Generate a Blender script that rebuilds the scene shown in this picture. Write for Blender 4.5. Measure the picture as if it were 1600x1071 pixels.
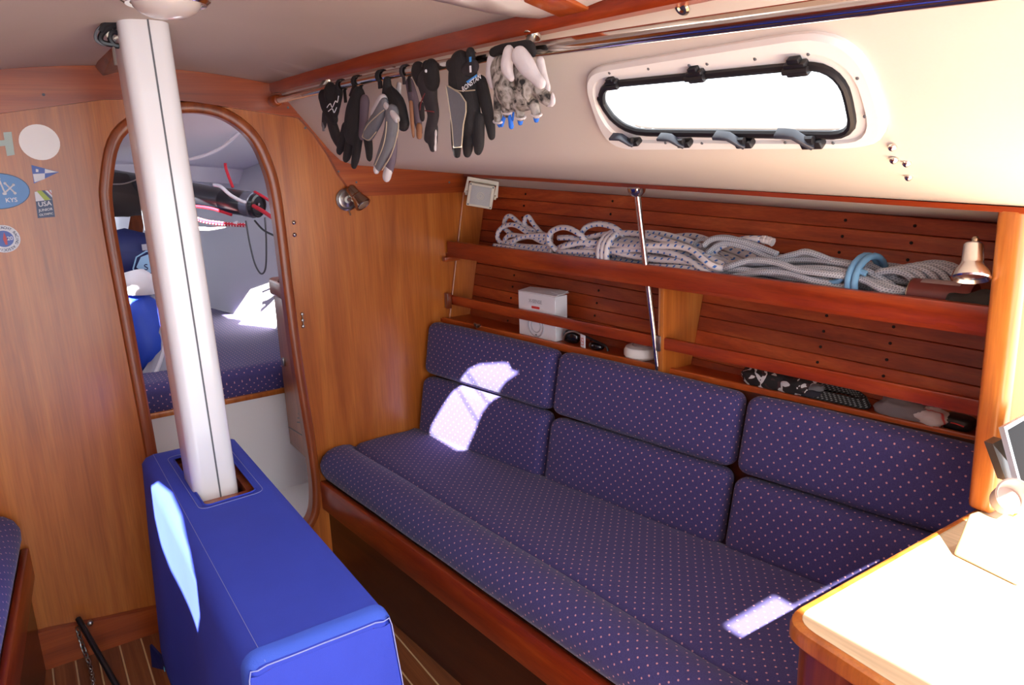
import bpy, bmesh, math, random
from math import sin, cos, pi, radians, sqrt, atan2
from mathutils import Vector, Matrix, noise
from mathutils.geometry import delaunay_2d_cdt

SC = bpy.context.scene
for o in list(bpy.data.objects):
    bpy.data.objects.remove(o)
COL = SC.collection
V = Vector

# ------------------------------------------------------------------ camera
YAW, PITCH, ROLL, FPX = radians(33.35), radians(14.2), radians(-1.9), 1166.0
CAM = V((-0.325, -2.45, 1.47))
_f = V((sin(YAW)*cos(PITCH), cos(YAW)*cos(PITCH), -sin(PITCH)))
_r = _f.cross(V((0, 0, 1))).normalized(); _u = _r.cross(_f)
CR = cos(ROLL)*_r + sin(ROLL)*_u
CU = -sin(ROLL)*_r + cos(ROLL)*_u
cd = bpy.data.cameras.new('camera'); cam = bpy.data.objects.new('camera', cd); COL.objects.link(cam)
cd.sensor_fit = 'HORIZONTAL'; cd.sensor_width = 36.0; cd.lens = 36.0*FPX/1600.0
cd.clip_start = 0.02
m3 = Matrix((CR, CU, -_f)).transposed()
cam.matrix_world = Matrix.Translation(CAM) @ m3.to_4x4()
SC.camera = cam

# ------------------------------------------------------------------ light
SUN_TO = V((-0.76, -0.9, 1.0)).normalized()
w = bpy.data.worlds.new('sky'); SC.world = w; w.use_nodes = True
bg = w.node_tree.nodes['Background']
bg.inputs['Color'].default_value = (0.86, 0.93, 1.0, 1)
bg.inputs['Strength'].default_value = 3.0
sl = bpy.data.lights.new('sun', 'SUN'); sl.energy = 40.0; sl.angle = radians(0.55); sl.color = (1.0, 0.95, 0.88)
sun = bpy.data.objects.new('sun', sl); COL.objects.link(sun)
sun.rotation_euler = SUN_TO.to_track_quat('Z', 'Y').to_euler()
sun.location = (-2, -5, 5)
vs = SC.view_settings
SC.display_settings.display_device = 'sRGB'
vs.view_transform = 'Standard'; vs.look = 'None'; vs.gamma = 1.0; vs.use_curve_mapping = False
vs.exposure = 0.6

# ------------------------------------------------------------------ helpers
def ray(x, y):
    return CR*(x-800.0) + CU*(-(y-535.5)) + _f*FPX
def at(x, y, ax, val):
    """point of the place seen at photo position x,y that lies on the plane axis=val"""
    d = ray(x, y); i = 'XYZ'.index(ax)
    return CAM + d*((val-CAM[i])/d[i])
def at_plane(x, y, p, n):
    d = ray(x, y); return CAM + d*((p-CAM).dot(n)/d.dot(n))
def S(r, g, b):
    f = lambda c: c/12.92 if c <= 0.04045 else ((c+0.055)/1.055)**2.4
    return (f(r/255.0), f(g/255.0), f(b/255.0), 1.0)
ORI = {}
def tag(o, label=None, cat=None, group=None, kind=None):
    if label: o['label'] = label
    if cat: o['category'] = cat
    if group: o['group'] = group
    if kind: o['kind'] = kind
    return o
def empty(name, loc, label, cat, group=None, kind=None):
    o = bpy.data.objects.new(name, None); COL.objects.link(o)
    o.empty_display_size = 0.05; o.location = loc; ORI[o] = V(loc)
    return tag(o, label, cat, group, kind)
def obj(name, geo, mat, parent=None, label=None, cat=None, group=None, kind=None, sharp=35, solid=None, mods=(), flat=None):
    """geo = (verts, faces[, uvs per vertex]) in place coordinates -> one mesh object with its origin at its base"""
    vs_, fs = geo[0], geo[1]
    vs_ = [V(v) for v in vs_]
    lo = V((min(v.x for v in vs_), min(v.y for v in vs_), min(v.z for v in vs_)))
    hi = V((max(v.x for v in vs_), max(v.y for v in vs_), max(v.z for v in vs_)))
    org = V(((lo.x+hi.x)/2, (lo.y+hi.y)/2, lo.z))
    me = bpy.data.meshes.new(name)
    me.from_pydata([v-org for v in vs_], [], fs)
    if len(geo) > 2 and geo[2]:
        uv = me.uv_layers.new(name='UVMap')
        for l in me.loops: uv.data[l.index].uv = geo[2][l.vertex_index]
    me.update()
    bm = bmesh.new(); bm.from_mesh(me); bmesh.ops.recalc_face_normals(bm, faces=bm.faces); bm.to_mesh(me); bm.free()
    me.polygons.foreach_set('use_smooth', [not (flat or (flat is None and solid))]*len(me.polygons))
    if not (flat or (flat is None and solid)): me.set_sharp_from_angle(angle=radians(sharp))
    me.materials.append(mat)
    o = bpy.data.objects.new(name, me); COL.objects.link(o)
    ORI[o] = org
    if parent:
        o.parent = parent; o.location = org-ORI[parent]
    else:
        o.location = org
    if solid:
        md = o.modifiers.new('solid', 'SOLIDIFY'); md.thickness = solid; md.offset = 0
    for t, kw in mods:
        md = o.modifiers.new(t.lower(), t)
        for k, v in kw.items(): setattr(md, k, v)
    return tag(o, label, cat, group, kind)
def again(o, loc, parent=None, name=None):
    """another copy of a piece, sharing its mesh; loc = place coordinates of its base"""
    c = o.copy(); COL.objects.link(c); p = parent or o.parent
    c.parent = p; c.location = V(loc)-(ORI[p] if p else V((0, 0, 0))); ORI[c] = V(loc)
    return c
def join(*geos):
    vs_, fs, uvs = [], [], []
    for g in geos:
        k = len(vs_); vs_ += list(g[0]); fs += [tuple(i+k for i in f) for f in g[1]]
        uvs += list(g[2]) if len(g) > 2 and g[2] else [(0, 0)]*len(g[0])
    return vs_, fs, uvs
def xf(g, M):
    return [M @ V(v) for v in g[0]], g[1], (g[2] if len(g) > 2 else None)
def bmgeo(bm):
    bm.verts.ensure_lookup_table(); bm.verts.index_update()
    r = ([v.co.copy() for v in bm.verts], [tuple(v.index for v in f.verts) for f in bm.faces]); bm.free(); return r
def hexa(c, bev=0.0, seg=2):
    """solid from 8 corners: 4 of the lower ring, then 4 of the upper ring"""
    bm = bmesh.new(); v = [bm.verts.new(p) for p in c]
    for f in ((3, 2, 1, 0), (4, 5, 6, 7), (0, 1, 5, 4), (1, 2, 6, 5), (2, 3, 7, 6), (3, 0, 4, 7)): bm.faces.new([v[i] for i in f])
    if bev: bmesh.ops.bevel(bm, geom=bm.edges[:], offset=bev, segments=seg, profile=0.5, affect='EDGES')
    return bmgeo(bm)
def box(x0, x1, y0, y1, z0, z1, bev=0.0, seg=2):
    return hexa([(x0, y0, z0), (x1, y0, z0), (x1, y1, z0), (x0, y1, z0), (x0, y0, z1), (x1, y0, z1), (x1, y1, z1), (x0, y1, z1)], bev, seg)
def obox(c, ax, ay, az, hx, hy, hz, bev=0.0, seg=2):
    c = V(c); ax, ay, az = V(ax).normalized(), V(ay).normalized(), V(az).normalized()
    P = lambda a, b, d: c+ax*hx*a+ay*hy*b+az*hz*d
    return hexa([P(-1, -1, -1), P(1, -1, -1), P(1, 1, -1), P(-1, 1, -1), P(-1, -1, 1), P(1, -1, 1), P(1, 1, 1), P(-1, 1, 1)], bev, seg)
def smooth_path(pts, n=6, closed=False):
    pts = [V(p) for p in pts]; out = []; N = len(pts)
    for i in range(N if closed else N-1):
        if closed: a, b, c, d = pts[i-1], pts[i], pts[(i+1) % N], pts[(i+2) % N]
        else: a, b, c, d = pts[max(i-1, 0)], pts[i], pts[i+1], pts[min(i+2, N-1)]
        for k in range(n):
            t = k/n
            out.append(0.5*((2*b)+(c-a)*t+(2*a-5*b+4*c-d)*t*t+(3*b-a-3*c+d)*t**3))
    if not closed: out.append(pts[-1])
    return out
def tube(path, r, n=8, closed=False, squash=None):
    path = [V(p) for p in path]; N = len(path); R = r if isinstance(r, (list, tuple)) else [r]*N
    vs_, fs, uv = [], [], []
    def tang(i):
        if closed: return (path[(i+1) % N]-path[i-1]).normalized()
        return (path[min(i+1, N-1)]-path[max(i-1, 0)]).normalized()
    t = tang(0); nrm = t.cross(V((0.3, 0.2, 1))); nrm = nrm if nrm.length > 1e-4 else t.cross(V((1, 0, 0))); nrm.normalize()
    L = 0.0; rings = N+1 if closed else N
    for i in range(rings):
        p = path[i % N]; t = tang(i % N)
        nrm = (nrm-t*nrm.dot(t)); nrm = nrm.normalized() if nrm.length > 1e-6 else t.orthogonal().normalized()
        b = t.cross(nrm)
        if i: L += (path[i % N]-path[i-1]).length
        for k in range(n+1):
            a = 2*pi*k/n
            vs_.append(p+(nrm*cos(a)+b*sin(a))*R[i % N]); uv.append((L, k/n))
    m = n+1
    for i in range(rings-1):
        for k in range(n): fs.append((i*m+k, i*m+k+1, (i+1)*m+k+1, (i+1)*m+k))
    if not closed:
        fs.append(tuple(range(n))[::-1]); fs.append(tuple((rings-1)*m+k for k in range(n)))
    return vs_, fs, uv
def sweep(path, prof, closed=False, up=(0, 0, 1), ups=None):
    """prof = [(side, up)] polygon; side = tangent x up"""
    path = [V(p) for p in path]; N = len(path); vs_, fs = [], []; m = len(prof)
    for i in range(N):
        t = (path[(i+1) % N]-path[i-1]) if closed else (path[min(i+1, N-1)]-path[max(i-1, 0)])
        t.normalize(); uu = V(ups[i]) if ups else V(up); sd = t.cross(uu).normalized(); u2 = sd.cross(t)
        for a, b in prof: vs_.append(path[i]+sd*a+u2*b)
    for i in range(N if closed else N-1):
        j = (i+1) % N
        for k in range(m): fs.append((i*m+k, i*m+(k+1) % m, j*m+(k+1) % m, j*m+k))
    if not closed:
        fs.append(tuple(range(m))[::-1]); fs.append(tuple((N-1)*m+k for k in range(m)))
    return vs_, fs
def rrect(hx, hy, r, n=4):
    out = []
    for cx, cy, a0 in ((hx-r, hy-r, 0), (-hx+r, hy-r, 90), (-hx+r, -hy+r, 180), (hx-r, -hy+r, 270)):
        for k in range(n+1):
            a = radians(a0+90*k/n); out.append((cx+r*cos(a), cy+r*sin(a)))
    return out
def lathe(prof, o, axis=(0, 0, 1), n=20, ref=None):
    """prof = [(radius, height)] turned around axis from o"""
    a = V(axis).normalized(); e = (a.orthogonal() if ref is None else (V(ref)-a*V(ref).dot(a))).normalized(); f = a.cross(e); o = V(o)
    vs_, fs = [], []
    for r, h in prof:
        for k in range(n):
            t = 2*pi*k/n; vs_.append(o+a*h+(e*cos(t)+f*sin(t))*max(r, 1e-5))
    for i in range(len(prof)-1):
        for k in range(n): fs.append((i*n+k, i*n+(k+1) % n, (i+1)*n+(k+1) % n, (i+1)*n+k))
    fs.append(tuple(range(n))[::-1]); fs.append(tuple((len(prof)-1)*n+k for k in range(n)))
    return vs_, fs
def inpoly(p, poly):
    x, y = p; c = False; j = len(poly)-1
    for i in range(len(poly)):
        xi, yi = poly[i]; xj, yj = poly[j]
        if (yi > y) != (yj > y) and x < (xj-xi)*(y-yi)/(yj-yi)+xi: c = not c
        j = i
    return c
def sheet(outer, holes, step, fn):
    """flat outline with holes, triangulated with inner points every step, carried to the place by fn(a,b)"""
    pts, edges = [], []
    def loop(lp):
        k = len(pts); n = len(lp)
        for i, p in enumerate(lp): pts.append(V(p)); edges.append((k+i, k+(i+1) % n))
    def dens(lp):
        out = []
        for i, p in enumerate(lp):
            q = lp[(i+1) % len(lp)]; d = sqrt((q[0]-p[0])**2+(q[1]-p[1])**2); n = max(1, int(d/step))
            out += [(p[0]+(q[0]-p[0])*k/n, p[1]+(q[1]-p[1])*k/n) for k in range(n)]
        return out
    outer = dens(outer); holes = [dens(h) for h in holes]
    loop(outer)
    for h in holes: loop(h)
    xs = [p[0] for p in outer]; ys = [p[1] for p in outer]
    x = min(xs)+step/2; allp = list(pts)
    while x < max(xs):
        y = min(ys)+step/2
        while y < max(ys):
            if inpoly((x, y), outer) and not any(inpoly((x, y), h) for h in holes) and all((abs(q.x-x)+abs(q.y-y)) > step*0.45 for q in allp): pts.append(V((x, y)))
            y += step
        x += step
    r = delaunay_2d_cdt([V((p[0], p[1])) for p in pts], edges, [], 0, 1e-6)
    co, tri = r[0], r[2]; fs = []
    for f in tri:
        c = (sum(co[i][0] for i in f)/len(f), sum(co[i][1] for i in f)/len(f))
        if inpoly(c, outer) and not any(inpoly(c, h) for h in holes): fs.append(tuple(f))
    return [V(fn(p[0], p[1])) for p in co], fs, [(p[0], p[1]) for p in co]
def grid(na, nb, fn, uvfn=None):
    vs_, fs, uv = [], [], []
    for i in range(na+1):
        for j in range(nb+1):
            vs_.append(V(fn(i/na, j/nb))); uv.append(uvfn(i/na, j/nb) if uvfn else (i/na, j/nb))
    for i in range(na):
        for j in range(nb): fs.append((i*(nb+1)+j, i*(nb+1)+j+1, (i+1)*(nb+1)+j+1, (i+1)*(nb+1)+j))
    return vs_, fs, uv
def cushion(o, eu, ev, ew, L, H, D, r, puff=0.008, warp=0.0, seed=0):
    """padded block: o = lower front corner, eu length, ev height, ew depth (into the back)"""
    o, eu, ev, ew = V(o), V(eu).normalized(), V(ev).normalized(), V(ew).normalized()
    def ticks(h, n):
        t = [-h+r*(1-cos(pi/2*k/4)) for k in range(4)]
        return t+[(-h+r)+(2*h-2*r)*k/n for k in range(n+1)]+[-x for x in t[::-1]]
    hx, hy, hz = L/2, H/2, D/2
    tx, ty, tz = ticks(hx, max(4, int(L/0.05))), ticks(hy, 5), ticks(hz, 2)
    idx = {}; vs_, fs, uv = [], [], []
    def vert(a, b, c):
        k = (round(a, 5), round(b, 5), round(c, 5))
        if k in idx: return idx[k]
        p = V((a, b, c)); q = V((max(-hx+r, min(hx-r, a)), max(-hy+r, min(hy-r, b)), max(-hz+r, min(hz-r, c))))
        d = p-q; p2 = q+d.normalized()*r if d.length > 1e-7 else p
        bulge = (1-(a/hx)**4)*(1-(b/hy)**4)
        nz = noise.noise(V((a*6+seed, b*6, c*6)))*warp
        p2 = V((p2.x, p2.y+(0.4*puff*(1-(a/hx)**4) if b > 0 else 0)*abs(b)/hy, p2.z-(puff*bulge+nz)*(1 if c < 0 else 0.2)))
        w_ = o+eu*(p2.x+hx)+ev*(p2.y+hy)+ew*(p2.z+hz)
        idx[k] = len(vs_); vs_.append(w_)
        uv.append((a+L*seed*0.37+((c+hz) if a > 0 else -(c+hz))*(1.0 if abs(a) > hx-r*0.6 else 0.0), b+((c+hz) if b > 0 else -(c+hz))*(1.0 if abs(b) > hy-r*0.6 else 0.0)))
        return idx[k]
    def face(A, B, mk):
        for i in range(len(A)-1):
            for j in range(len(B)-1): fs.append((mk(A[i], B[j]), mk(A[i+1], B[j]), mk(A[i+1], B[j+1]), mk(A[i], B[j+1])))
    for s in (-1, 1):
        face(tx, ty, lambda a, b: vert(a, b, s*hz)); face(tx, tz, lambda a, c: vert(a, s*hy, c)); face(ty, tz, lambda b, c: vert(s*hx, b, c))
    return vs_, fs, uv
FONT = None
def text_geo(s, size, o, eu, ev, depth=0.0004, align='CENTER', off=0.0008):
    """raised print: o = anchor point, eu reading direction, ev up direction"""
    cu = bpy.data.curves.new('t', 'FONT'); cu.body = s; cu.size = size; cu.align_x = align; cu.align_y = 'CENTER'; cu.resolution_u = 3; cu.offset = size*0.015
    t = bpy.data.objects.new('t', cu); COL.objects.link(t)
    bpy.context.view_layer.update()
    me = bpy.data.meshes.new_from_object(t.evaluated_get(bpy.context.evaluated_depsgraph_get()))
    eu, ev = V(eu).normalized(), V(ev).normalized(); n = eu.cross(ev); o = V(o)
    g = ([o+eu*v.co.x+ev*v.co.y+n*off for v in me.vertices], [tuple(p.vertices) for p in me.polygons])
    bpy.data.objects.remove(t); bpy.data.curves.remove(cu); bpy.data.meshes.remove(me)
    return g

# ------------------------------------------------------------------ materials
def newmat(name):
    m = bpy.data.materials.new(name); m.use_nodes = True; nt = m.node_tree
    return m, nt, nt.nodes['Principled BSDF']
def N(nt, t, **kw):
    n = nt.nodes.new(t)
    for k, v in kw.items():
        if k in n.inputs.keys(): n.inputs[k].default_value = v
        else: setattr(n, k, v)
    return n
def ramp(nt, fac, stops):
    r = nt.nodes.new('ShaderNodeValToRGB'); e = r.color_ramp.elements
    while len(e) < len(stops): e.new(0.5)
    for i, (p, c) in enumerate(stops): e[i].position = p; e[i].color = c
    nt.links.new(fac, r.inputs['Fac']); return r
def math_(nt, op, a, b=None, c=None):
    n = nt.nodes.new('ShaderNodeMath'); n.operation = op
    for i, x in enumerate((a, b, c)):
        if x is None: continue
        if hasattr(x, 'links') or hasattr(x, 'is_linked'): nt.links.new(x, n.inputs[i])
        else: n.inputs[i].default_value = x
    return n.outputs[0]
def mix(nt, fac, a, b, mode='MIX'):
    n = nt.nodes.new('ShaderNodeMix'); n.data_type = 'RGBA'; n.blend_type = mode
    for s, x in ((0, fac), (6, a), (7, b)):
        if hasattr(x, 'is_linked'): nt.links.new(x, n.inputs[s])
        else: n.inputs[s].default_value = x
    return n.outputs[2]
def plain(name, col, rough=0.5, metal=0.0, bump=0.0, bscale=200.0, coat=0.0, var=0.0, spec=0.5):
    m, nt, b = newmat(name)
    b.inputs['Base Color'].default_value = col; b.inputs['Roughness'].default_value = rough; b.inputs['Metallic'].default_value = metal
    b.inputs['Coat Weight'].default_value = coat; b.inputs['Specular IOR Level'].default_value = spec
    g = N(nt, 'ShaderNodeNewGeometry')
    nz = N(nt, 'ShaderNodeTexNoise', Scale=bscale, Detail=3.0); nt.links.new(g.outputs['Position'], nz.inputs['Vector'])
    if var:
        nz2 = N(nt, 'ShaderNodeTexNoise', Scale=9.0, Detail=4.0); nt.links.new(g.outputs['Position'], nz2.inputs['Vector'])
        d = tuple(c*(1-var) for c in col[:3])+(1,)
        nt.links.new(mix(nt, nz2.outputs['Fac'], d, tuple(min(1, c*(1+var*0.6)) for c in col[:3])+(1,)), b.inputs['Base Color'])
    if bump:
        bp = N(nt, 'ShaderNodeBump', Strength=bump, Distance=0.002); nt.links.new(nz.outputs['Fac'], bp.inputs['Height']); nt.links.new(bp.outputs[0], b.inputs['Normal'])
    return m
def wood(name, dark, mid, light, axis='Z', across=16.0, rough=0.32, coat=0.25, vary=0.0, blotch=0.35):
    m, nt, b = newmat(name)
    g = N(nt, 'ShaderNodeNewGeometry')
    def mapped(a, c):
        mp = N(nt, 'ShaderNodeMapping'); s = [c, c, c]; s['XYZ'.index(axis)] = a; mp.inputs['Scale'].default_value = s
        oi = N(nt, 'ShaderNodeObjectInfo')
        if vary:
            cmb = N(nt, 'ShaderNodeCombineXYZ')
            for k in range(3): nt.links.new(math_(nt, 'MULTIPLY', oi.outputs['Random'], 13.0), cmb.inputs[k])
            nt.links.new(cmb.outputs[0], mp.inputs['Location'])
        nt.links.new(g.outputs['Position'], mp.inputs['Vector']); return mp.outputs[0]
    n1 = N(nt, 'ShaderNodeTexNoise', Scale=1.0, Detail=5.0, Roughness=0.55, Distortion=0.6); nt.links.new(mapped(1.3, across), n1.inputs['Vector'])
    n2 = N(nt, 'ShaderNodeTexNoise', Scale=1.0, Detail=3.0); nt.links.new(mapped(7.0, across*11), n2.inputs['Vector'])
    n3 = N(nt, 'ShaderNodeTexNoise', Scale=1.0, Detail=2.0); nt.links.new(mapped(2.0, 4.0), n3.inputs['Vector'])
    r = ramp(nt, n1.outputs['Fac'], [(0.28, dark), (0.5, mid), (0.72, light)])
    c = mix(nt, 0.28, r.outputs[0], ramp(nt, n2.outputs['Fac'], [(0.3, (0.35, 0.3, 0.28, 1)), (0.6, (1, 1, 1, 1))]).outputs[0], 'MULTIPLY')
    c = mix(nt, blotch, c, ramp(nt, n3.outputs['Fac'], [(0.3, (0.5, 0.45, 0.42, 1)), (0.65, (1.0, 1.0, 1.0, 1))]).outputs[0], 'MULTIPLY')
    if vary:
        oi = N(nt, 'ShaderNodeObjectInfo')
        k = math_(nt, 'MULTIPLY_ADD', oi.outputs['Random'], vary, 1.0-vary*0.6)
        hs = N(nt, 'ShaderNodeHueSaturation'); nt.links.new(k, hs.inputs['Value']); nt.links.new(c, hs.inputs['Color']); c = hs.outputs[0]
    nt.links.new(c, b.inputs['Base Color']); b.inputs['Roughness'].default_value = rough; b.inputs['Coat Weight'].default_value = coat; b.inputs['Coat Roughness'].default_value = 0.2
    bp = N(nt, 'ShaderNodeBump', Strength=0.08, Distance=0.001); nt.links.new(n2.outputs['Fac'], bp.inputs['Height']); nt.links.new(bp.outputs[0], b.inputs['Normal'])
    return m
def dotted(name, base, dot, pitch=0.0285, rad=0.078, alt=0.18):
    m, nt, b = newmat(name)
    uv = N(nt, 'ShaderNodeUVMap'); sp = N(nt, 'ShaderNodeSeparateXYZ'); nt.links.new(uv.outputs[0], sp.inputs[0])
    p = math_(nt, 'DIVIDE', sp.outputs[0], pitch); q = math_(nt, 'DIVIDE', sp.outputs[1], pitch)
    def lat(off):
        a = math_(nt, 'SUBTRACT', math_(nt, 'FRACT', math_(nt, 'ADD', p, off)), 0.5); c = math_(nt, 'SUBTRACT', math_(nt, 'FRACT', math_(nt, 'ADD', q, off)), 0.5)
        return math_(nt, 'SQRT', math_(nt, 'ADD', math_(nt, 'MULTIPLY', a, a), math_(nt, 'MULTIPLY', c, c)))
    d = math_(nt, 'MINIMUM', lat(0.0), lat(0.5))
    k = math_(nt, 'LESS_THAN', d, rad)
    g = N(nt, 'ShaderNodeNewGeometry'); nz = N(nt, 'ShaderNodeTexNoise', Scale=420.0, Detail=2.0); nt.links.new(g.outputs['Position'], nz.inputs['Vector'])
    bc = mix(nt, nz.outputs['Fac'], tuple(x*(1-alt*2) for x in base[:3])+(1,), tuple(x*(1+alt*2) for x in base[:3])+(1,))
    nt.links.new(mix(nt, k, bc, dot), b.inputs['Base Color']); b.inputs['Roughness'].default_value = 0.9
    b.inputs['Sheen Weight'].default_value = 0.15; b.inputs['Specular IOR Level'].default_value = 0.2
    bp = N(nt, 'ShaderNodeBump', Strength=0.25, Distance=0.001); nt.links.new(nz.outputs['Fac'], bp.inputs['Height']); nt.links.new(bp.outputs[0], b.inputs['Normal'])
    return m
def ropemat(name, base, fleck, pitch, lanes, duty=0.2, width=0.22):
    m, nt, b = newmat(name)
    uv = N(nt, 'ShaderNodeUVMap'); sp = N(nt, 'ShaderNodeSeparateXYZ'); nt.links.new(uv.outputs[0], sp.inputs[0])
    p = math_(nt, 'DIVIDE', sp.outputs[0], pitch); q = math_(nt, 'MULTIPLY', sp.outputs[1], lanes)
    tw = math_(nt, 'ADD', p, math_(nt, 'MULTIPLY', math_(nt, 'FLOOR', q), 0.5))
    a = math_(nt, 'ABSOLUTE', math_(nt, 'SUBTRACT', math_(nt, 'FRACT', math_(nt, 'ADD', tw, math_(nt, 'MULTIPLY', math_(nt, 'FRACT', q), 0.35))), 0.5))
    c = math_(nt, 'ABSOLUTE', math_(nt, 'SUBTRACT', math_(nt, 'FRACT', q), 0.5))
    k = math_(nt, 'MULTIPLY', math_(nt, 'LESS_THAN', a, duty), math_(nt, 'LESS_THAN', c, width))
    nt.links.new(mix(nt, k, base, fleck), b.inputs['Base Color']); b.inputs['Roughness'].default_value = 0.85
    wv = N(nt, 'ShaderNodeTexWave', Scale=140.0); wv.wave_type = 'BANDS'; wv.bands_direction = 'DIAGONAL'; nt.links.new(uv.outputs[0], wv.inputs['Vector'])
    bp = N(nt, 'ShaderNodeBump', Strength=0.3, Distance=0.001); nt.links.new(wv.outputs['Fac'], bp.inputs['Height']); nt.links.new(bp.outputs[0], b.inputs['Normal'])
    return m

M = {}
M['bulk'] = wood('cherry_veneer_upright', S(164, 84, 26), S(188, 104, 38), S(206, 124, 52), 'Z', 17, blotch=0.22)
M['trimY'] = wood('mahogany_lengthwise', S(128, 40, 12), S(158, 56, 18), S(182, 78, 28), 'Y', 26)
M['trimX'] = wood('mahogany_crosswise', S(140, 56, 16), S(168, 74, 24), S(190, 98, 38), 'X', 26)
M['trimZ'] = wood('mahogany_upright', S(96, 40, 16), S(126, 56, 24), S(150, 76, 36), 'Z', 26)
M['plank'] = wood('cedar_planking', S(142, 52, 20), S(176, 72, 30), S(200, 98, 46), 'Y', 30, 0.45, 0.1, vary=0.5)
M['board'] = wood('cherry_board', S(164, 84, 28), S(192, 108, 42), S(212, 136, 62), 'Z', 22)
M['lip'] = wood('orange_lip', S(150, 62, 20), S(184, 84, 30), S(206, 106, 44), 'Y', 26)
M['mould'] = wood('brown_moulding', S(120, 52, 20), S(150, 72, 30), S(172, 92, 42), 'Z', 26)
M['backing'] = plain('dark_hull_backing', S(34, 16, 10), 0.8)
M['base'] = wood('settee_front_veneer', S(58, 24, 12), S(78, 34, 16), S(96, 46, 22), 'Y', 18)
M['sole'] = wood('teak_sole', S(120, 64, 30), S(150, 86, 44), S(172, 108, 62), 'Y', 40, 0.4, 0.1, vary=0.35)
M['holly'] = plain('holly_inlay', S(222, 190, 140), 0.4)
M['vinyl'] = plain('cream_headliner_vinyl', S(216, 206, 196), 0.62, bump=0.12, bscale=260, var=0.03)
M['head'] = plain('shaded_cream_headliner', S(190, 174, 162), 0.62, bump=0.12, bscale=260, var=0.05)  # cabin-side vinyl darkened, the roof's shade put into its colour
M['gel'] = plain('white_gelcoat', S(232, 232, 234), 0.35, coat=0.2)
M['fab'] = dotted('navy_dotted_upholstery', S(70, 64, 114), S(200, 146, 158))
M['canvas'] = plain('royal_blue_canvas', S(52, 74, 200), 0.8, bump=0.25, bscale=900, var=0.12)
M['thread'] = plain('pale_stitching', S(150, 160, 215), 0.8)
M['mast'] = plain('white_mast_paint', S(234, 234, 238), 0.25, coat=0.4)
M['groove'] = plain('grey_groove_shadow_gap', S(96, 98, 104), 0.6)
M['steel'] = plain('polished_steel', S(214, 208, 202), 0.14, 1.0)
M['satin'] = plain('satin_steel', S(176, 172, 168), 0.32, 1.0)
M['brass'] = plain('aged_chrome', S(168, 150, 130), 0.25, 1.0)
M['blk'] = plain('black_plastic', S(26, 24, 28), 0.4)
M['rub'] = plain('black_rubber', S(18, 16, 22), 0.5)
M['wplast'] = plain('white_plastic', S(236, 234, 232), 0.35)
M['cream'] = plain('cream_plastic', S(222, 214, 196), 0.45)

# ================================================================== THE SETTING
def xr(a):                       # half width of the coachroof, a = distance aft of the bulkhead
    return 0.43+0.02*a+0.035*a*a
def zc(x, a):                    # headliner height
    h = 0.04+0.055*min(1.0, max(a, 0)/0.7)
    return 1.70+h*(1-(x/xr(max(a, 0)))**2)
def hullx(z, a): return 1.085+0.21*(z-0.84)+0.155*a
def fid1x(a): return 1.005+0.1*a-0.005*a*a
def fid2x(a): return 1.003+0.128*a
def ang(a, r): return radians(a)

DOOR = [(-.075, 1.33), (-.062, 1.44), (-.02, 1.55), (.07, 1.605), (.178, 1.622), (.267, 1.603), (.337, 1.545), (.372, 1.46), (.388, 1.35), (.393, 1.1), (.40, .8),
        (.418, .45), (.414, .29), (.385, .215), (.32, .19), (.05, .19), (-.02, .22), (-.055, .32), (-.063, .66), (-.071, 1.03)]
door_loop = [(p.x, p.y) for p in smooth_path([V((a, b, 0)) for a, b in DOOR], 5, True)]

# forward bulkhead with the oval doorway
bulk = obj('wall_forward', sheet([(-1.3, -.05), (1.25, -.05), (1.25, 1.43), (.6, 1.55), (.44, 1.74), (0, 1.775), (-.44, 1.74), (-.6, 1.55), (-1.3, 1.43)], [door_loop], 0.12, lambda x, z: (x, .015, z)), M['bulk'],
           label='honey-brown cherry bulkhead with an oval-topped doorway beside the mast', cat='wall', kind='structure', solid=0.03)
obj('door_moulding', sweep([V((x, 0.0, z)) for x, z in door_loop], [(.004, -.034), (.004, .006), (-.002, .011), (-.015, .013), (-.026, .009), (-.030, .0), (-.030, -.005)], True, up=(0, -1, 0)), M['mould'], bulk, label='dark rounded moulding around the doorway')
obj('edge_board', sheet([(1.09, 1.34), (1.187, 1.34), (1.083, .83), (.994, .83)], [], 0.2, lambda x, z: (x, -.004, z)), M['board'], bulk, solid=0.008, label='paler upright filler board at the hull')
obj('edge_bead', tube([(1.09, -.01, 1.34), (.994, -.01, .83)], .003, 6), M['board'], bulk)
def beam_poly():
    low = [(-1.0, 1.44), (-.6, 1.555), (-.299, 1.615), (-.054, 1.652), (.07, 1.656), (.182, 1.648), (.366, 1.621), (.495, 1.602)]
    return low+[(.478, 1.64), (.44, 1.70), (.4, 1.716), (.2, 1.742), (0, 1.75), (-.2, 1.742), (-.43, 1.705), (-.62, 1.5), (-1.0, 1.5)]
obj('trim_1', sheet(beam_poly(), [], 0.1, lambda x, z: (x, -.011, z)), M['trimX'], label='arched mahogany beam across the top of the bulkhead', cat='trim', kind='structure', solid=0.022)
t2 = obj('trim_2', sheet([(.495, 1.602), (.54, 1.55), (.58, 1.485), (.61, 1.42), (.646, 1.366), (.70, 1.346), (1.091, 1.338), (1.2, 1.338), (1.2, 1.42), (1.1, 1.42), (.665, 1.462), (.63, 1.48), (.565, 1.555), (.478, 1.655)], [], 0.08, lambda x, z: (x, -.011, z)), M['trimX'],
     label='mahogany corner trim stepping down from the arched beam to the speaker', cat='trim', kind='structure', solid=0.022)
base_pts = [(-.60, .13), (-.43, .127), (-.277, .103), (-.108, .083), (.02, .075), (.02, -.02), (-.60, -.02)]
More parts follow.
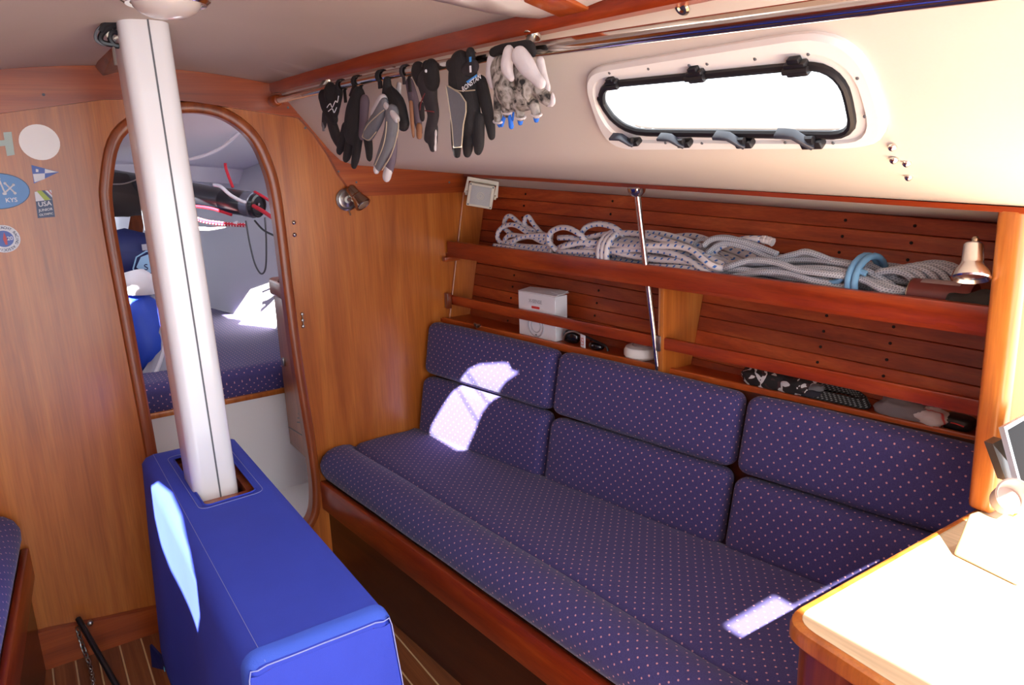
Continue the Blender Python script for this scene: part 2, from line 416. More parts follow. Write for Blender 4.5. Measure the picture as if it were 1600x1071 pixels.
bb = obj('baseboard_forward', sheet(base_pts, [], 0.1, lambda x, z: (x, -.012, z)), M['trimX'], label='low wooden baseboard under the bulkhead beside the port settee', cat='baseboard', kind='structure', solid=0.022)

# cabin sole: planks with pale inlay strips
floor = obj('floor', box(-.62, .72, -3.2, 2.2, -.06, -.012), M['backing'], label='cabin sole of teak planks with pale inlay strips', cat='floor', kind='structure')
pl = None
for i in range(20):
    x0 = -.618+.0612*i
    g = box(x0, x0+.0562, -3.2, -.002, -.012, 0, .001, 1)
    if pl is None: pl = obj('plank', g, M['sole'], floor); st = obj('inlay_strip', box(x0+.0565, x0+.0609, -3.2, -.002, -.012, -.0005), M['holly'], floor)
    else:
        again(pl, (x0+.0281, -1.601, -.012)); again(st, (x0+.0587, -1.601, -.012))

# headliner with the saloon hatch, its outline shaped to throw the backrest sun patch
HATCH = [(.172, -1.235), (.222, -1.315), (.259, -1.446), (.236, -1.459), (.203, -1.453), (.158, -1.445), (.131, -1.437), (.054, -1.449), (-.011, -1.463), (-.084, -1.501), (-.155, -1.529), (-.174, -1.511), (-.173, -1.296), (-.124, -1.261), (.083, -1.217), (.13, -1.212)]
ys = [k*0.15 for k in range(20)]
ys = [k*0.15 for k in range(18)]+[2.755]
outer = [(xr(a)+.006, -a) for a in ys]+[(-.02, -2.755), (-.02, -2.705), (-.21, -2.705), (-.21, -3.5)]+[(-xr(a)-.006, -a) for a in [3.5, 3.2]+ys[::-1]]  # after edge notched to shape the sun on chart table and seat
ceil = obj('ceiling', sheet(outer, [HATCH], 0.11, lambda x, y: (x, y, zc(x, -y))), M['head'], label='cream vinyl headliner of the cabin roof', cat='ceiling', kind='structure', sharp=80,
           mods=[('SOLIDIFY', dict(thickness=0.03, offset=1.0))])
for px, py in ((38, 47), (369, 38)):
    d = ray(px, py); t = 1.0
    for _ in range(30):
        p = CAM+d*t; t *= (zc(p.x, -p.y)-CAM.z)/max(1e-4, (p.z-CAM.z))
    p = CAM+d*t
    obj('liner_button', lathe([(0.0, 0.0), (.006, 0), (.005, -.003), (.0, -.004)], p, n=12), M['cream'], ceil)

# starboard cabin side: sloped liner carrying the portlight, knee, then the underside of the side deck
ZR, ZK = 1.69, 1.455
L1 = sqrt(.19**2+(ZR-ZK)**2)
def tpt(a): return V((1.1-.012*a, -a, 1.403-.0255*a))
def side(a, b, off=0.0):
    R = V((xr(a), -a, ZR)); K = V((xr(a)+.19, -a, ZK)); T = tpt(a); f = .045
    l2 = (T-K).length; d1 = (K-R)/L1; d2 = (T-K)/l2
    if b < L1-f: p = R+d1*b; n = V((-d1.z, 0, d1.x))
    elif b < L1+f:
        t = (b-L1+f)/(2*f); A = K-d1*f; B = K+d2*f
        p = A*(1-t)**2+K*2*t*(1-t)+B*t*t; dd = (d1*(1-t)+d2*t).normalized(); n = V((-dd.z, 0, dd.x))
    else:
        p = K+d2*(f+(b-L1-f)/(.45-f)*(l2-f)); n = V((-d2.z, 0, d2.x))
    n = n if n.x < 0 else -n
    return p+n*off
def rounded(poly, r, n=6):
    out = []
    for i in range(len(poly)):
        p, a, b = V(poly[i]).to_2d(), V(poly[i-1]).to_2d(), V(poly[(i+1) % len(poly)]).to_2d()
        rr = r[i] if isinstance(r, (list, tuple)) else r
        A = p+(a-p).normalized()*rr; B = p+(b-p).normalized()*rr
        for k in range(n+1):
            t = k/n; q = A*(1-t)**2+p*2*t*(1-t)+B*t*t; out.append((q.x, q.y))
    return out
def v2(l): return [V((a, b, 0)) for a, b in l]
W_OPEN = rounded(v2([(1.355, .128), (1.800, .137), (1.782, .262), (1.335, .232)]), [.05, .06, .035, .08])
W_OUT = rounded(v2([(1.335, .095), (1.835, .086), (1.83, .292), (1.285, .276)]), [.06, .09, .07, .075])
wr = obj('wall_right', sheet([(0, -.03), (2.9, -.03), (2.9, L1*.85), (2.12, L1*.85), (2.12, L1+.45), (0, L1+.45)], [W_OPEN], 0.05, side), M['vinyl'], label='white vinyl cabin side above the shelves, around the long portlight', cat='wall', kind='structure', sharp=80,
         mods=[('SOLIDIFY', dict(thickness=0.012, offset=-1.0))])
obj('wall_side_deck', grid(12, 4, lambda u, v: tpt(u*1.86).lerp(V((hullx(1.33, u*1.86)+.012, -u*1.86, 1.356-.0395*u*1.86)), v)+V((0, 0, .002)), None), M['vinyl'],
    label='cream lining under the side deck above the hull planking', cat='wall', kind='structure', solid=.004)
obj('trim_3', sweep([tpt(a*.062)+V((-.004, 0, -.002)) for a in range(0, 33)], [(-.006, -.006), (.010, -.006), (.010, .004), (-.006, .004)]), M['trimY'], label='thin mahogany strip along the lower edge of the white cabin side', cat='trim', kind='structure')
obj('trim_4', sweep([V((xr(a*.1)-.004, -a*.1, 1.695)) for a in range(0, 29)], [(-.018, -.02), (.014, -.02), (.018, -.012), (.018, .026), (-.018, .026)]), M['trimY'], label='mahogany cornice between the headliner and the starboard cabin side', cat='trim', kind='structure')
# port side of the cabin, with a gap added to throw sun on the cover
def pside(a, b):
    p = side(a, b); return V((-p.x, p.y, p.z))
P_SUN_GAP = [(1.12, .345), (1.15, .315), (1.27, .29), (1.42, .28), (1.59, .28), (1.70, .288), (1.76, .33), (1.75, .385), (1.58, .415), (1.44, .432), (1.33, .425), (1.22, .395)]
obj('wall_left', sheet([(0, -.03), (3.5, -.03), (3.5, L1+.45), (0, L1+.45)], [P_SUN_GAP], 0.07, pside), M['vinyl'], label='cream vinyl port cabin side out of the picture on the left', cat='wall', kind='structure', sharp=80, mods=[('SOLIDIFY', dict(thickness=0.012, offset=-1.0))])
obj('wall_port_hull', grid(8, 4, lambda u, v: (-(1.07-.012*u*3.5)-.10*sin(pi*v), -u*3.5, 1.42-1.45*v)), M['plank'], label='wooden port hull side behind the port settee', cat='wall', kind='structure', solid=.01)

# starboard hull: planking laid over a dark backing
hull = obj('wall_starboard', grid(8, 6, lambda u, v: (hullx(1.40-.62*v, u*1.9)+.014, -u*1.9, 1.40-.62*v)), M['backing'], label='hull side lined with narrow reddish cedar planks behind the shelves', cat='wall', kind='structure', solid=.004)
for i in range(13):
    za, zb = 1.357-.0412*i, 1.284-.0382*i
    def P(a, z, d): return V((hullx(z, a)+d, -a, z))
    A = 1.845; w0, w1 = .0396, .0370
    c = [P(.002, za-w0, 0), P(A, zb-w1, 0), P(A, zb-w1, .011), P(.002, za-w0, .011), P(.002, za, 0), P(A, zb, 0), P(A, zb, .011), P(.002, za, .011)]
    p_ = obj('plank', hexa(c, .0015, 1), M['plank'], hull)
    for a in (.22, .62, 1.36, 1.52):
        t = a/A; z = (za-w0/2)*(1-t)+(zb-w1/2)*t
        if i == 0 and a == .22:
            scr = obj('screw', lathe([(.0, -.001), (.004, -.001), (.0035, .0015), (.0, .0015)], P(a, z, -.0005), (-1, 0, .2), 10), M['backing'], hull)
        else: again(scr, P(a, z, -.0005)+V((0, 0, -.004)))

# half bulkhead and post at the after end of the settee
hb = obj('wall_aft', hexa([(1.11, -1.88, .793), (1.75, -1.88, .793), (1.75, -1.846, .793), (1.11, -1.846, .793), (1.09, -1.88, 1.36), (1.75, -1.88, 1.33), (1.75, -1.846, 1.33), (1.09, -1.846, 1.36)], .002), M['board'],
         label='golden half bulkhead at the after end of the settee, at the right edge', cat='wall', kind='structure')
obj('post', hexa([(1.09, -1.887, .793), (1.13, -1.887, .793), (1.13, -1.842, .793), (1.09, -1.842, .793), (1.062, -1.887, 1.356), (1.102, -1.887, 1.356), (1.102, -1.842, 1.356), (1.062, -1.842, 1.356)], .011, 3), M['board'], hb, label='rounded upright post capping the half bulkhead')
obj('corner_plate', box(1.13, 1.2, -1.89, -1.881, 1.27, 1.36, .002), M['board'], hb)

# ================================================================== STARBOARD SHELVING
sh = empty('hull_shelving', (1.1, -.9, .84), 'mahogany shelf unit along the hull with two fiddle rails and one upright partition', 'shelf')
def band(fx, z0, z1, a0, a1, th, n=16):
    return join(*[ (lambda v: v)(sweep([V((fx(a0+(a1-a0)*k/n)+th/2, -(a0+(a1-a0)*k/n), (z0+z1)/2)) for k in range(n+1)], rrect(th/2, (z1-z0)/2, .004, 2)))])
obj('upper_shelf_board', grid(10, 1, lambda u, v: (fid1x(u*1.84)+(hullx(1.12, u*1.84)-fid1x(u*1.84))*v, -u*1.84, 1.113)), M['trimY'], sh, solid=.014)
obj('upper_fiddle', band(fid1x, 1.11, 1.164, .012, 1.842, .018), M['trimY'], sh, label='upper fiddle rail holding the ropes')
obj('lower_fiddle', band(fid2x, .926, .961, .012, .985, .014), M['trimY'], sh)
obj('lower_fiddle', band(fid2x, .926, .961, .998, 1.842, .014), M['trimY'], sh)
a = .99; pp = [(fid2x(a)-.002, .85), (hullx(.85, a), .85), (hullx(1.108, a), 1.108), (fid2x(a)-.004, 1.108)]
obj('partition', hexa([(pp[0][0], -1.005, .85), (pp[1][0], -1.005, .85), (pp[1][0], -.985, .85), (pp[0][0], -.985, .85), (pp[3][0], -1.005, 1.108), (pp[2][0], -1.005, 1.108), (pp[2][0], -.985, 1.108), (pp[3][0], -.985, 1.108)], .003), M['board'], sh, label='upright cherry partition under the upper fiddle')
obj('joint_plate', obox((fid2x(.99)-.004, -.99, .943), (1, 0, 0), (0, 1, 0), (0, 0, 1), .004, .008, .022, .002), M['satin'], sh, label='steel plate joining the lower fiddle')
obj('end_bracket', box(.985, 1.004, -.03, -.0085, .914, .972, .002), M['trimZ'], sh)
obj('shelf_cleat', box(.985, 1.05, -.03, -.0085, 1.09, 1.108, .003), M['trimX'], sh)
def ledx(a): return .968+.187*a
obj('ledge', grid(10, 1, lambda u, v: (ledx(u*1.84)+(hullx(.85, u*1.84)-ledx(u*1.84))*v, -u*1.84, .870-.012*u*1.84)), M['trimY'], sh, solid=.012)
obj('ledge_trim', sweep([V((ledx(a_)+.006, -a_, .8635-.012*a_)) for a_ in [.01+1.832*k/12 for k in range(13)]], rrect(.006, .0175, .004, 2)), M['lip'], sh, label='orange wooden lip just above the backrests')
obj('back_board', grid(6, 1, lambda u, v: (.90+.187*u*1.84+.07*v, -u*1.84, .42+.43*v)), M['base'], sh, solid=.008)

# ================================================================== STARBOARD SETTEE
EU = V((.191, -1, 0)).normalized(); EV = V((.069, 0, .401)).normalized(); EW = EU.cross(EV).normalized()
if EW.x < 0: EW = -EW
def bk(a, z): return V((.823+.193*a+(z-.473)*.172, -a, z))
names = ['forward', 'middle', 'after']
for i, (a0, a1) in enumerate(((.022, .643), (.657, 1.268), (1.283, 1.838))):
    am = (a0+a1)/2
    for j in (0, 1):
        z0, z1, tl = (.452, .678-.018*am, -.006) if j == 0 else (.688-.018*am, .877-.012*am, -.014)
        L = (a1-a0)*1.018; eu_ = V((EU.x, EU.y, tl)).normalized()
        obj('backrest_cushion', cushion(bk(a0, z0-tl*(a1-a0)/2), eu_, EV, EW, L, (z1-z0)*1.015, .070, .029, .012, .003, i*2+j), M['fab'],
            label='%s navy dotted backrest cushion, %s' % ('lower' if j == 0 else 'upper', ('nearest the bulkhead', 'middle one of its row', 'at the after end beside the wooden post')[i]), cat='cushion', group='starboard backrest cushions', sharp=60)
def seat(sgn, ztop, a1, name, label, grp, bslope=.195):
    def prof(a):
        e = min(1.0, a/.05); rd = .035*(1-sqrt(max(0, 1-(1-e)**2)))
        xf_ = .437+.088*a+rd; xb = .845+bslope*a; dz = ztop-.47
        P = [(xb, .36+dz), (xb, .462+dz), (xb-.02, .470+dz)]
        n = 8
        for k in range(1, n+1):
            t = k/n; P.append((xb-.02+(xf_+.15-xb+.02)*t, .470+dz+.004*sin(pi*t)-rd*.3))
        P += [(xf_+.138, .463+dz-rd*.3), (xf_+.132, .455+dz), (xf_+.126, .464+dz-rd*.3), (xf_+.112, .474+dz-rd*.3), (xf_+.085, .482+dz-rd*.4), (xf_+.058, .482+dz-rd*.4), (xf_+.032, .474+dz-rd*.4), (xf_+.012, .456+dz-rd*.3), (xf_, .428+dz), (xf_+.002, .402+dz), (xf_+.012, .382+dz), (xf_+.03, .372+dz), (xf_+.07, .366+dz)]
        return P
    na = 46; vs_, fs, uv = [], [], []
    for i in range(na+1):
        a = .006+(a1-.006)*(i/na)**1.25; P = prof(a); l = 0
        for k, (x, z) in enumerate(P):
            if k: l += sqrt((x-P[k-1][0])**2+(z-P[k-1][1])**2)
            wob = .0025*noise.noise(V((x*5, a*4, sgn)))
            vs_.append(V((sgn*x, -a, z+wob))); uv.append((a, -l+(.88+.2*a)))
    m = len(P)
    for i in range(na):
        for k in range(m): fs.append((i*m+k, i*m+(k+1) % m, (i+1)*m+(k+1) % m, (i+1)*m+k))
    fs.append(tuple(range(m))); fs.append(tuple(na*m+k for k in range(m))[::-1])
    return obj(name, (vs_, fs, uv), M['fab'], label=label, cat='cushion', group=grp, sharp=70)
seat(1, .47, 1.836, 'seat_cushion', 'long navy dotted seat cushion with rolled front edge on the starboard settee', 'settee seat cushions')
seat(-1, .515, 2.3, 'seat_cushion', 'navy dotted seat cushion of the port settee at the left edge', 'settee seat cushions', .07)
sb = empty('settee_base', (.7, -.9, 0), 'dark mahogany settee base with a lighter rail under the starboard seat cushion', 'settee')
def sx(a): return .442+.088*a
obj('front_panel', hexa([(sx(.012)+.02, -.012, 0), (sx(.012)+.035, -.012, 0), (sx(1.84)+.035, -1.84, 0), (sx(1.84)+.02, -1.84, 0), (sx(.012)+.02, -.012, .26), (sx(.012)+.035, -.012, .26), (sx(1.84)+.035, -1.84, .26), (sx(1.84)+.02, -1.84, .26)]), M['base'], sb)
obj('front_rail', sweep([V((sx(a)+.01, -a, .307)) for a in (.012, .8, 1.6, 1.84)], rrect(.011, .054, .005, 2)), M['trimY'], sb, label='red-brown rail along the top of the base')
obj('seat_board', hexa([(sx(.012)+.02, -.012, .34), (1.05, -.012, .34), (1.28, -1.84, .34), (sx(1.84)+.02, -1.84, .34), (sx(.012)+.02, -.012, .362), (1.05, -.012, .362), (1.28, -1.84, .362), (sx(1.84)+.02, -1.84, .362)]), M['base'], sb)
q = at(775, 1043, 'X', sx(1.05)+.02)
obj('warning_sticker', ([q+V((0, .012, -.012)), q+V((0, -.012, -.012)), q+V((0, .002, .016))], [(0, 1, 2)]), plain('yellow_sticker', S(206, 176, 60), .5), sb, solid=.002)
pb = empty('settee_base', (-.6, -.9, 0), 'dark wooden base of the port settee at the left edge', 'settee')
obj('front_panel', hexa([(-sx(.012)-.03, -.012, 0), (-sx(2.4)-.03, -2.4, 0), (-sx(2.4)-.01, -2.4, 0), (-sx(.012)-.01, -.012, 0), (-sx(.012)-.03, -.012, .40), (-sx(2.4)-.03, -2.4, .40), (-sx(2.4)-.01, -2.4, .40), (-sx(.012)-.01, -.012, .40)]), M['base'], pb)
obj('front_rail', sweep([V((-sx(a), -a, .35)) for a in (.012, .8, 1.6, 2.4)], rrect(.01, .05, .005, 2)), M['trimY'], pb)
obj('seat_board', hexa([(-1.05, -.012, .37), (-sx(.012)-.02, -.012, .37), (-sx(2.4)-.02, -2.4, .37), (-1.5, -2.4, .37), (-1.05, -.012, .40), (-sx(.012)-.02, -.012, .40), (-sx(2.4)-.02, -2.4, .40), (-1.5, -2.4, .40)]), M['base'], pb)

# ================================================================== MAST
mast = empty('mast', (0, -.545, 0), 'white painted aluminium mast passing through the blue table cover', 'mast')
def mpath(n=10): return [V((-.006, -.545+.077*(z-.69)/1.1, z)) for z in [1.81*k/n for k in range(n+1)]]
obj('mast_tube', sweep(mpath(), [(x, y) for x, y in rrect(.053, .072, .026, 5)], up=(0, 1, 0)), M['mast'], mast)
obj('sail_groove', sweep([p+V((.006, -.072, 0)) for p in mpath()], [(-.0018, -.002), (.0018, -.002), (.0018, .002), (-.0018, .002)], up=(0, 1, 0)), M['groove'], mast, label='thin grey groove line down the mast')

# ================================================================== TABLE UNDER BLUE COVER
HW, ZT, SR, ZB = .130, .69, .030, .10
def cov(w_, y, out=0.0):
    """w_ = distance across the cover from the middle of the top, over the shoulder and down the side"""
    s = 1 if w_ >= 0 else -1; d = abs(w_); flat = HW-SR; arc = SR*pi/2
    sag = -.004*sin(pi*min(1, d/flat))*0.5
    if d < flat: p = V((s*d, y, ZT+out+sag*.3))
    elif d < flat+arc:
        t = (d-flat)/SR; p = V((s*(flat+(SR+out)*sin(t)), y, ZT-SR+(SR+out)*cos(t)))
    else:
        k = d-flat-arc; p = V((s*(HW+out+.05*k+.008*sin(y*9+s)*min(1, k*6)), y, ZT-SR-k))
    return p
Y0, Y1 = -.242, -1.345
WS = HW-SR+SR*pi/2+(ZT-SR-ZB)
HOLE = rounded(v2([(-.058, -.335), (.072, -.335), (.072, -.688), (-.052, -.70)]), .02)
tcov = empty('table_cover', (0, -.8, ZB), 'royal blue canvas cover over the folded saloon table, with a cut-out for the mast', 'cover')
def covf(w_, y):
    p = cov(w_, y); e = .03
    d1 = max(0, (y-(Y0-e))/e); d2 = max(0, ((Y1+e)-y)/e); d = max(d1, d2)
    k = 1-sqrt(max(0, 1-d*d))
    return V((p.x*(1-.06*k), p.y, p.z-(.022*k if abs(w_) < HW else .0)))
obj('canvas_body', sheet([(-WS, Y0), (WS, Y0), (WS, Y1), (-WS, Y1)], [HOLE], .024, covf), M['canvas'], tcov, sharp=80, mods=[('SOLIDIFY', dict(thickness=.003, offset=-1.0))])
def endpanel(y, bulge):
    prof = [covf(-WS+2*WS*k/60, y) for k in range(61)]
    c = V((0, y, .4)); vs_ = [V((p.x, y, p.z)) for p in prof]+[V((p.x*.5, y+bulge, .3+(p.z-.3)*.55)) for p in prof]+[V((0, y+bulge*1.3, .3))]
    n = 61; fs = [(k, k+1, n+k+1, n+k) for k in range(60)]+[(n+k, n+k+1, 2*n) for k in range(60)]+[(60, 0, n, n+60), (n+60, n, 2*n)]
    return vs_, fs
obj('canvas_end', endpanel(Y1, -.012), M['canvas'], tcov, sharp=60)
obj('canvas_end', endpanel(Y0, .012), M['canvas'], tcov, sharp=60)
seam = [covf(-WS+.05+2*(WS-.05)*k/80, Y1+.002)+V((0, -.003, .002)) for k in range(81)]
M['canvas2'] = plain('pale_hem_canvas', S(64, 98, 214), .8, bump=.25, bscale=900)  # paler blue than the rest of the cover
obj('hem_band', grid(60, 3, lambda u, v: covf(-.30+.60*u, Y1+.003+.030*v)+V((0, 0, .0022))), M['canvas2'], tcov, label='paler folded hem along the after edge', sharp=80)
obj('hem_seam', tube(seam, .0012, 5), M['thread'], tcov, label='pale stitched seam on the after edge')
obj('hem_seam', tube([covf(-(HW-.032), -1.34+.01*k)+V((0, 0, .0012)) for k in range(0, 108)], .0006, 4), M['thread'], tcov)
def offs(l, d):
    c = V((sum(p[0] for p in l)/len(l), sum(p[1] for p in l)/len(l)))
    return [(p[0]+(d if p[0] > c.x else -d), p[1]+(d if p[1] > c.y else -d)) for p in l]
H2 = rounded(v2([(-.072, -.32), (.086, -.32), (.086, -.705), (-.066, -.717)]), .025)
obj('hole_stitching', tube([covf(a, b)+V((0, 0, .0012)) for a, b in H2], .0007, 4, True), M['thread'], tcov, label='pale stitching around the mast cut-out')
obj('hole_binding', tube([covf(a, b) for a, b in HOLE], .0025, 5, True), M['canvas'], tcov)
tb = empty('saloon_table', (0, -.8, 0), 'mahogany saloon table under the blue cover, showing through the cut-out behind the mast foot', 'table')
obj('table_frame', join(box(-.10, .10, -1.32, -.62, .645, .668, .002), box(-.10, .10, -.33, -.265, .645, .668, .002), box(-.10, -.066, -.62, -.33, .645, .668), box(.062, .10, -.62, -.33, .645, .668)), M['trimX'], tb)
for s in (-1, 1): obj('drop_leaf', box(min(s*.10, s*.122), max(s*.10, s*.122), -1.32, -.265, .14, .66, .003), M['trimY'], tb)
obj('pedestal', box(-.05, .05, -1.2, -1.1, 0, .645, .005), M['trimZ'], tb)

# ================================================================== CHART TABLE
ct = empty('chart_table', (1.0, -2.3, 0), 'sunlit wooden chart table with rounded corner in the lower right', 'table')
TOPZ = .792
tp = rounded(v2([(.525, -1.85), (1.13, -1.85), (1.13, -1.90), (1.9, -1.90), (1.9, -2.9), (.44, -2.9), ]), [.05, .001, .001, .01, .01, .02], 6)
M['ctop'] = wood('pale_varnished_top', S(214, 182, 144), S(226, 196, 160), S(234, 208, 176), 'Y', 16, .3, .3)
def slab(poly, z0, z1, r=.006):
    n = len(poly); c = V((sum(p[0] for p in poly)/n, sum(p[1] for p in poly)/n)); vs_ = []
    def ring(sh_, z):
        for p in poly:
            d = (V(p)-c).normalized()*sh_; vs_.append(V((p[0]-d.x, p[1]-d.y, z)))
    ring(r, z0); ring(0, z0+r); ring(0, z1-r); ring(r*.3, z1-r*.3); ring(r, z1)
    fs = [(i*n+k, i*n+(k+1) % n, (i+1)*n+(k+1) % n, (i+1)*n+k) for i in range(4) for k in range(n)]
    fs += [tuple(range(n))[::-1], tuple(4*n+k for k in range(n))]
    return vs_, fs
obj('table_edge', slab(tp, TOPZ-.036, TOPZ-.001, .010), M['board'], ct, label='orange rounded wooden edge')
tl = rounded(v2([(.539, -1.864), (1.12, -1.864), (1.12, -1.91), (1.89, -1.91), (1.89, -2.89), (.455, -2.89)]), [.042, .001, .001, .01, .01, .02], 6)
obj('table_top', slab(tl, TOPZ-.004, TOPZ, .001), M['ctop'], ct)
bp_ = rounded(v2([(.538, -1.862), (1.10, -1.862), (1.10, -1.905), (1.85, -1.905), (1.85, -2.85), (.455, -2.85)]), [.045, .001, .001, .01, .01, .02], 6)
obj('cabinet_body', slab(bp_, 0, TOPZ-.034, .002), M['trimZ'], ct)

# ================================================================== PORTLIGHT
win = empty('window_1', side(1.57, .19), 'long rounded portlight in a white frame with black hinges and latches', 'window', kind='structure')
def wpt(a, b, off): return side(a, b, off)
def scale_loop(l, k):
    cx = sum(p[0] for p in l)/len(l); cy = sum(p[1] for p in l)/len(l)
    out = []
    for i, p in enumerate(l):
        t = V((l[(i+1) % len(l)][0]-l[i-1][0], l[(i+1) % len(l)][1]-l[i-1][1])).normalized(); n = V((t.y, -t.x))
        if n.dot(V((p[0]-cx, p[1]-cy))) < 0: n = -n
        out.append((p[0]+n.x*k, p[1]+n.y*k))
    return out
def ring_surface(loops):
    n = len(loops[0][0]); vs_ = [wpt(a, b, o) for l, o in loops for a, b in l]
    fs = [(i*n+k, i*n+(k+1) % n, (i+1)*n+(k+1) % n, (i+1)*n+k) for i in range(len(loops)-1) for k in range(n)]
    return vs_, fs
def resample(l, n):
    d = [0.0]
    for i in range(len(l)):
        p, q = l[i], l[(i+1) % len(l)]; d.append(d[-1]+sqrt((p[0]-q[0])**2+(p[1]-q[1])**2))
    out = []; k = 0
    for i in range(n):
        t = d[-1]*i/n
        while d[k+1] < t: k += 1
        f = (t-d[k])/max(1e-9, d[k+1]-d[k]); p, q = l[k], l[(k+1) % len(l)]; out.append((p[0]+(q[0]-p[0])*f, p[1]+(q[1]-p[1])*f))
    return out
WO, WI = resample(W_OUT, 96), resample(W_OPEN, 96)
WM = [((o[0]+i[0])/2, (o[1]+i[1])/2) for o, i in zip(WO, WI)]
fr = obj('window_frame', ring_surface([(WO, 0), (WO, .006), (scale_loop(WO, -.006), .013), (WM, .013), (scale_loop(WM, -.003), .008), (WI, .008), (WI, -.02)]), M['wplast'], win, label='white moulded flange with screw heads')
obj('gasket', tube([wpt(a, b, .010) for a, b in WI], .0068, 8, True), M['rub'], win, label='black rubber gasket around the pane')
m, nt, b_ = newmat('clear_pane')
tr = N(nt, 'ShaderNodeBsdfTransparent'); gl = N(nt, 'ShaderNodeBsdfGlossy', Roughness=0.03); mx = N(nt, 'ShaderNodeMixShader'); mx.inputs[0].default_value = .06
nt.links.new(tr.outputs[0], mx.inputs[1]); nt.links.new(gl.outputs[0], mx.inputs[2]); nt.links.new(mx.outputs[0], nt.nodes['Material Output'].inputs[0])
M['pane'] = m
obj('pane', sheet([(a, b) for a, b in WI], [], .08, lambda a, b: wpt(a, b, -.004)), M['pane'], win)
def on_side(px, py):
    """where the line of sight through a photo position meets the starboard liner"""
    d = ray(px, py).normalized(); best = None
    A0, A1, B0, B1 = 0, 2.12, 0, L1+.45
    for _ in range(5):
        for i in range(25):
            for j in range(25):
                a = A0+(A1-A0)*i/24; b = B0+(B1-B0)*j/24; p = side(a, b)-CAM; e = (p-d*p.dot(d)).length
                if best is None or e < best[0]: best = (e, a, b)
        wa, wb = (A1-A0)/8, (B1-B0)/8
        A0, A1, B0, B1 = best[1]-wa, best[1]+wa, best[2]-wb, best[2]+wb
    return best[1], best[2]
def axes(a, b):
    ex = (side(a+.01, b)-side(a-.01, b)).normalized(); ey = (side(a, b+.01)-side(a, b-.01)).normalized(); n = (side(a, b, .1)-side(a, b)).normalized()
    return ex, ey, n
def window_screw(px, py, r=.0028):
    a, b = on_side(px, py); ex, ey, n = axes(a, b)
    obj('screw_head', lathe([(0, 0), (r, 0), (r*.8, .0015), (0, .002)], side(a, b, .0125), n, 8), M['groove'], fr)
for px, py in ((959, 107), (1020, 100), (1084, 94), (1112, 92), (1187, 84), (1270, 76), (1347, 113), (1358, 173), (1046, 216), (1103, 216), (1233, 214), (1308, 214)): window_screw(px, py)
def hinge(px, py, s):
    a, b = on_side(px, py); ex, ey, n = axes(a, b); c = side(a, b, .014)
    h = obj('hinge', join(obox(c, ex, ey, n, .015*s, .010*s, .007, .003), obox(c-ey*.011*s, ex, ey, n, .008*s, .005*s, .005, .001)), M['blk'], win, label='black plastic hinge')
    obj('hinge_pin', tube([c-ex*.017*s+n*.006, c+ex*.017*s+n*.006], .005*s, 8), M['blk'], h)
for px, py, s in ((965, 124, .85), (1096, 110, 1.0), (1254, 97, 1.1)): hinge(px, py, s)
def latch(px, py, s, f):
    a, b = on_side(px, py); ex, ey, n = axes(a, b); c = side(a, b, .016)
    l_ = obj('latch', obox(c, ex, ey, n, .0155*s, .0065*s, .008, .002), M['blk'], win, label='black plastic latch')
    P = lambda x, y, z=0: c+ex*x*s+ey*y*s+n*(.008+z)
    obj('latch_lever', sweep([P(.004, -.002), P(-.001, -.012, .003), P(-.011, -.029, .006), P(-.022, -.033, .008), P(-.034, -.034, .008)], rrect(.009, .0032*s, .0015, 2), up=n.cross(ex)), M['lever'], l_)
    obj('latch_knuckle', tube([P(-.009, -.012), P(.009, -.012)], .0065*s, 8), M['blk'], l_)
M['lever'] = plain('charcoal_lever', S(54, 56, 66), .35)
for px, py, s, f in ((999, 213, .8, 1), (1078, 214, .85, 1), (1172, 213, .95, 1), (1278, 212, 1.08, 1)): latch(px, py, s, f)
for i, (px, py) in enumerate(((1395, 228), (1397, 248), (1417, 253), (1420, 275))):
    a, b = on_side(px, py); ex, ey, n = axes(a, b)
    obj('dome_nut', lathe([(.0065, 0), (.0065, .002), (.0055, .005), (.003, .0075), (.0005, .0085)], side(a, b, 0), n, 14), M['steel'], wr, label='chrome dome nut through the cabin side')
for px, py in ((1066, 12), (612, 98)):
    a, b = on_side(px, py); ex, ey, n = axes(a, b)
    obj('liner_grommet', lathe([(.004, .001), (.006, .004), (.010, .004), (.013, .001), (.013, 0)], side(a, b, 0), n, 16), M['brass'], wr, label='small metal button near the cornice')

# saloon hatch above the table: white surround, bars and hook added for their shadows
hat = empty('window_2', (.03, -1.58, 1.75), 'saloon hatch with a white surround in the headliner, above the picture', 'window', kind='structure')
def hz(p, o=0): return V((p[0], p[1], zc(p[0], -p[1])+o))
SUR = [(.512, -1.345), (.478, -1.292), (.44, -1.25), (.36, -1.20), (.22, -1.17), (-.28, -1.17), (-.36, -1.3), (-.36, -1.7), (.40, -1.7), (.50, -1.6)]
obj('hatch_surround', sheet(SUR, [HATCH], .06, lambda x, y: hz((x, y), -.006)), M['wplast'], hat, sharp=80, flat=False, mods=[('SOLIDIFY', dict(thickness=.012, offset=0.0))])
for A, B in (((.03, -1.235), (-.05, -1.49)), ((.10, -1.21), (.03, -1.455))):
    obj('shadow_bar', tube([hz(A, .03), hz(B, .03)], .003, 6), M['satin'], hat)
obj('shadow_hook', tube(smooth_path([hz((.20, -1.46), .03), hz((.19, -1.41), .03), hz((.215, -1.38), .03), hz((.225, -1.40), .03)], 5), .009, 8), M['blk'], hat)
obj('trim_5', hexa([hz((.43, -1.44), -.022), hz((.515, -1.44), -.016), hz((.515, -1.37), -.016), hz((.43, -1.37), -.022), hz((.43, -1.44), .01), hz((.515, -1.44), .01), hz((.515, -1.37), .01), hz((.43, -1.37), .01)], .003), M['trimX'], label='short wooden deck beam beside the hatch, at the top edge', cat='trim', kind='structure')

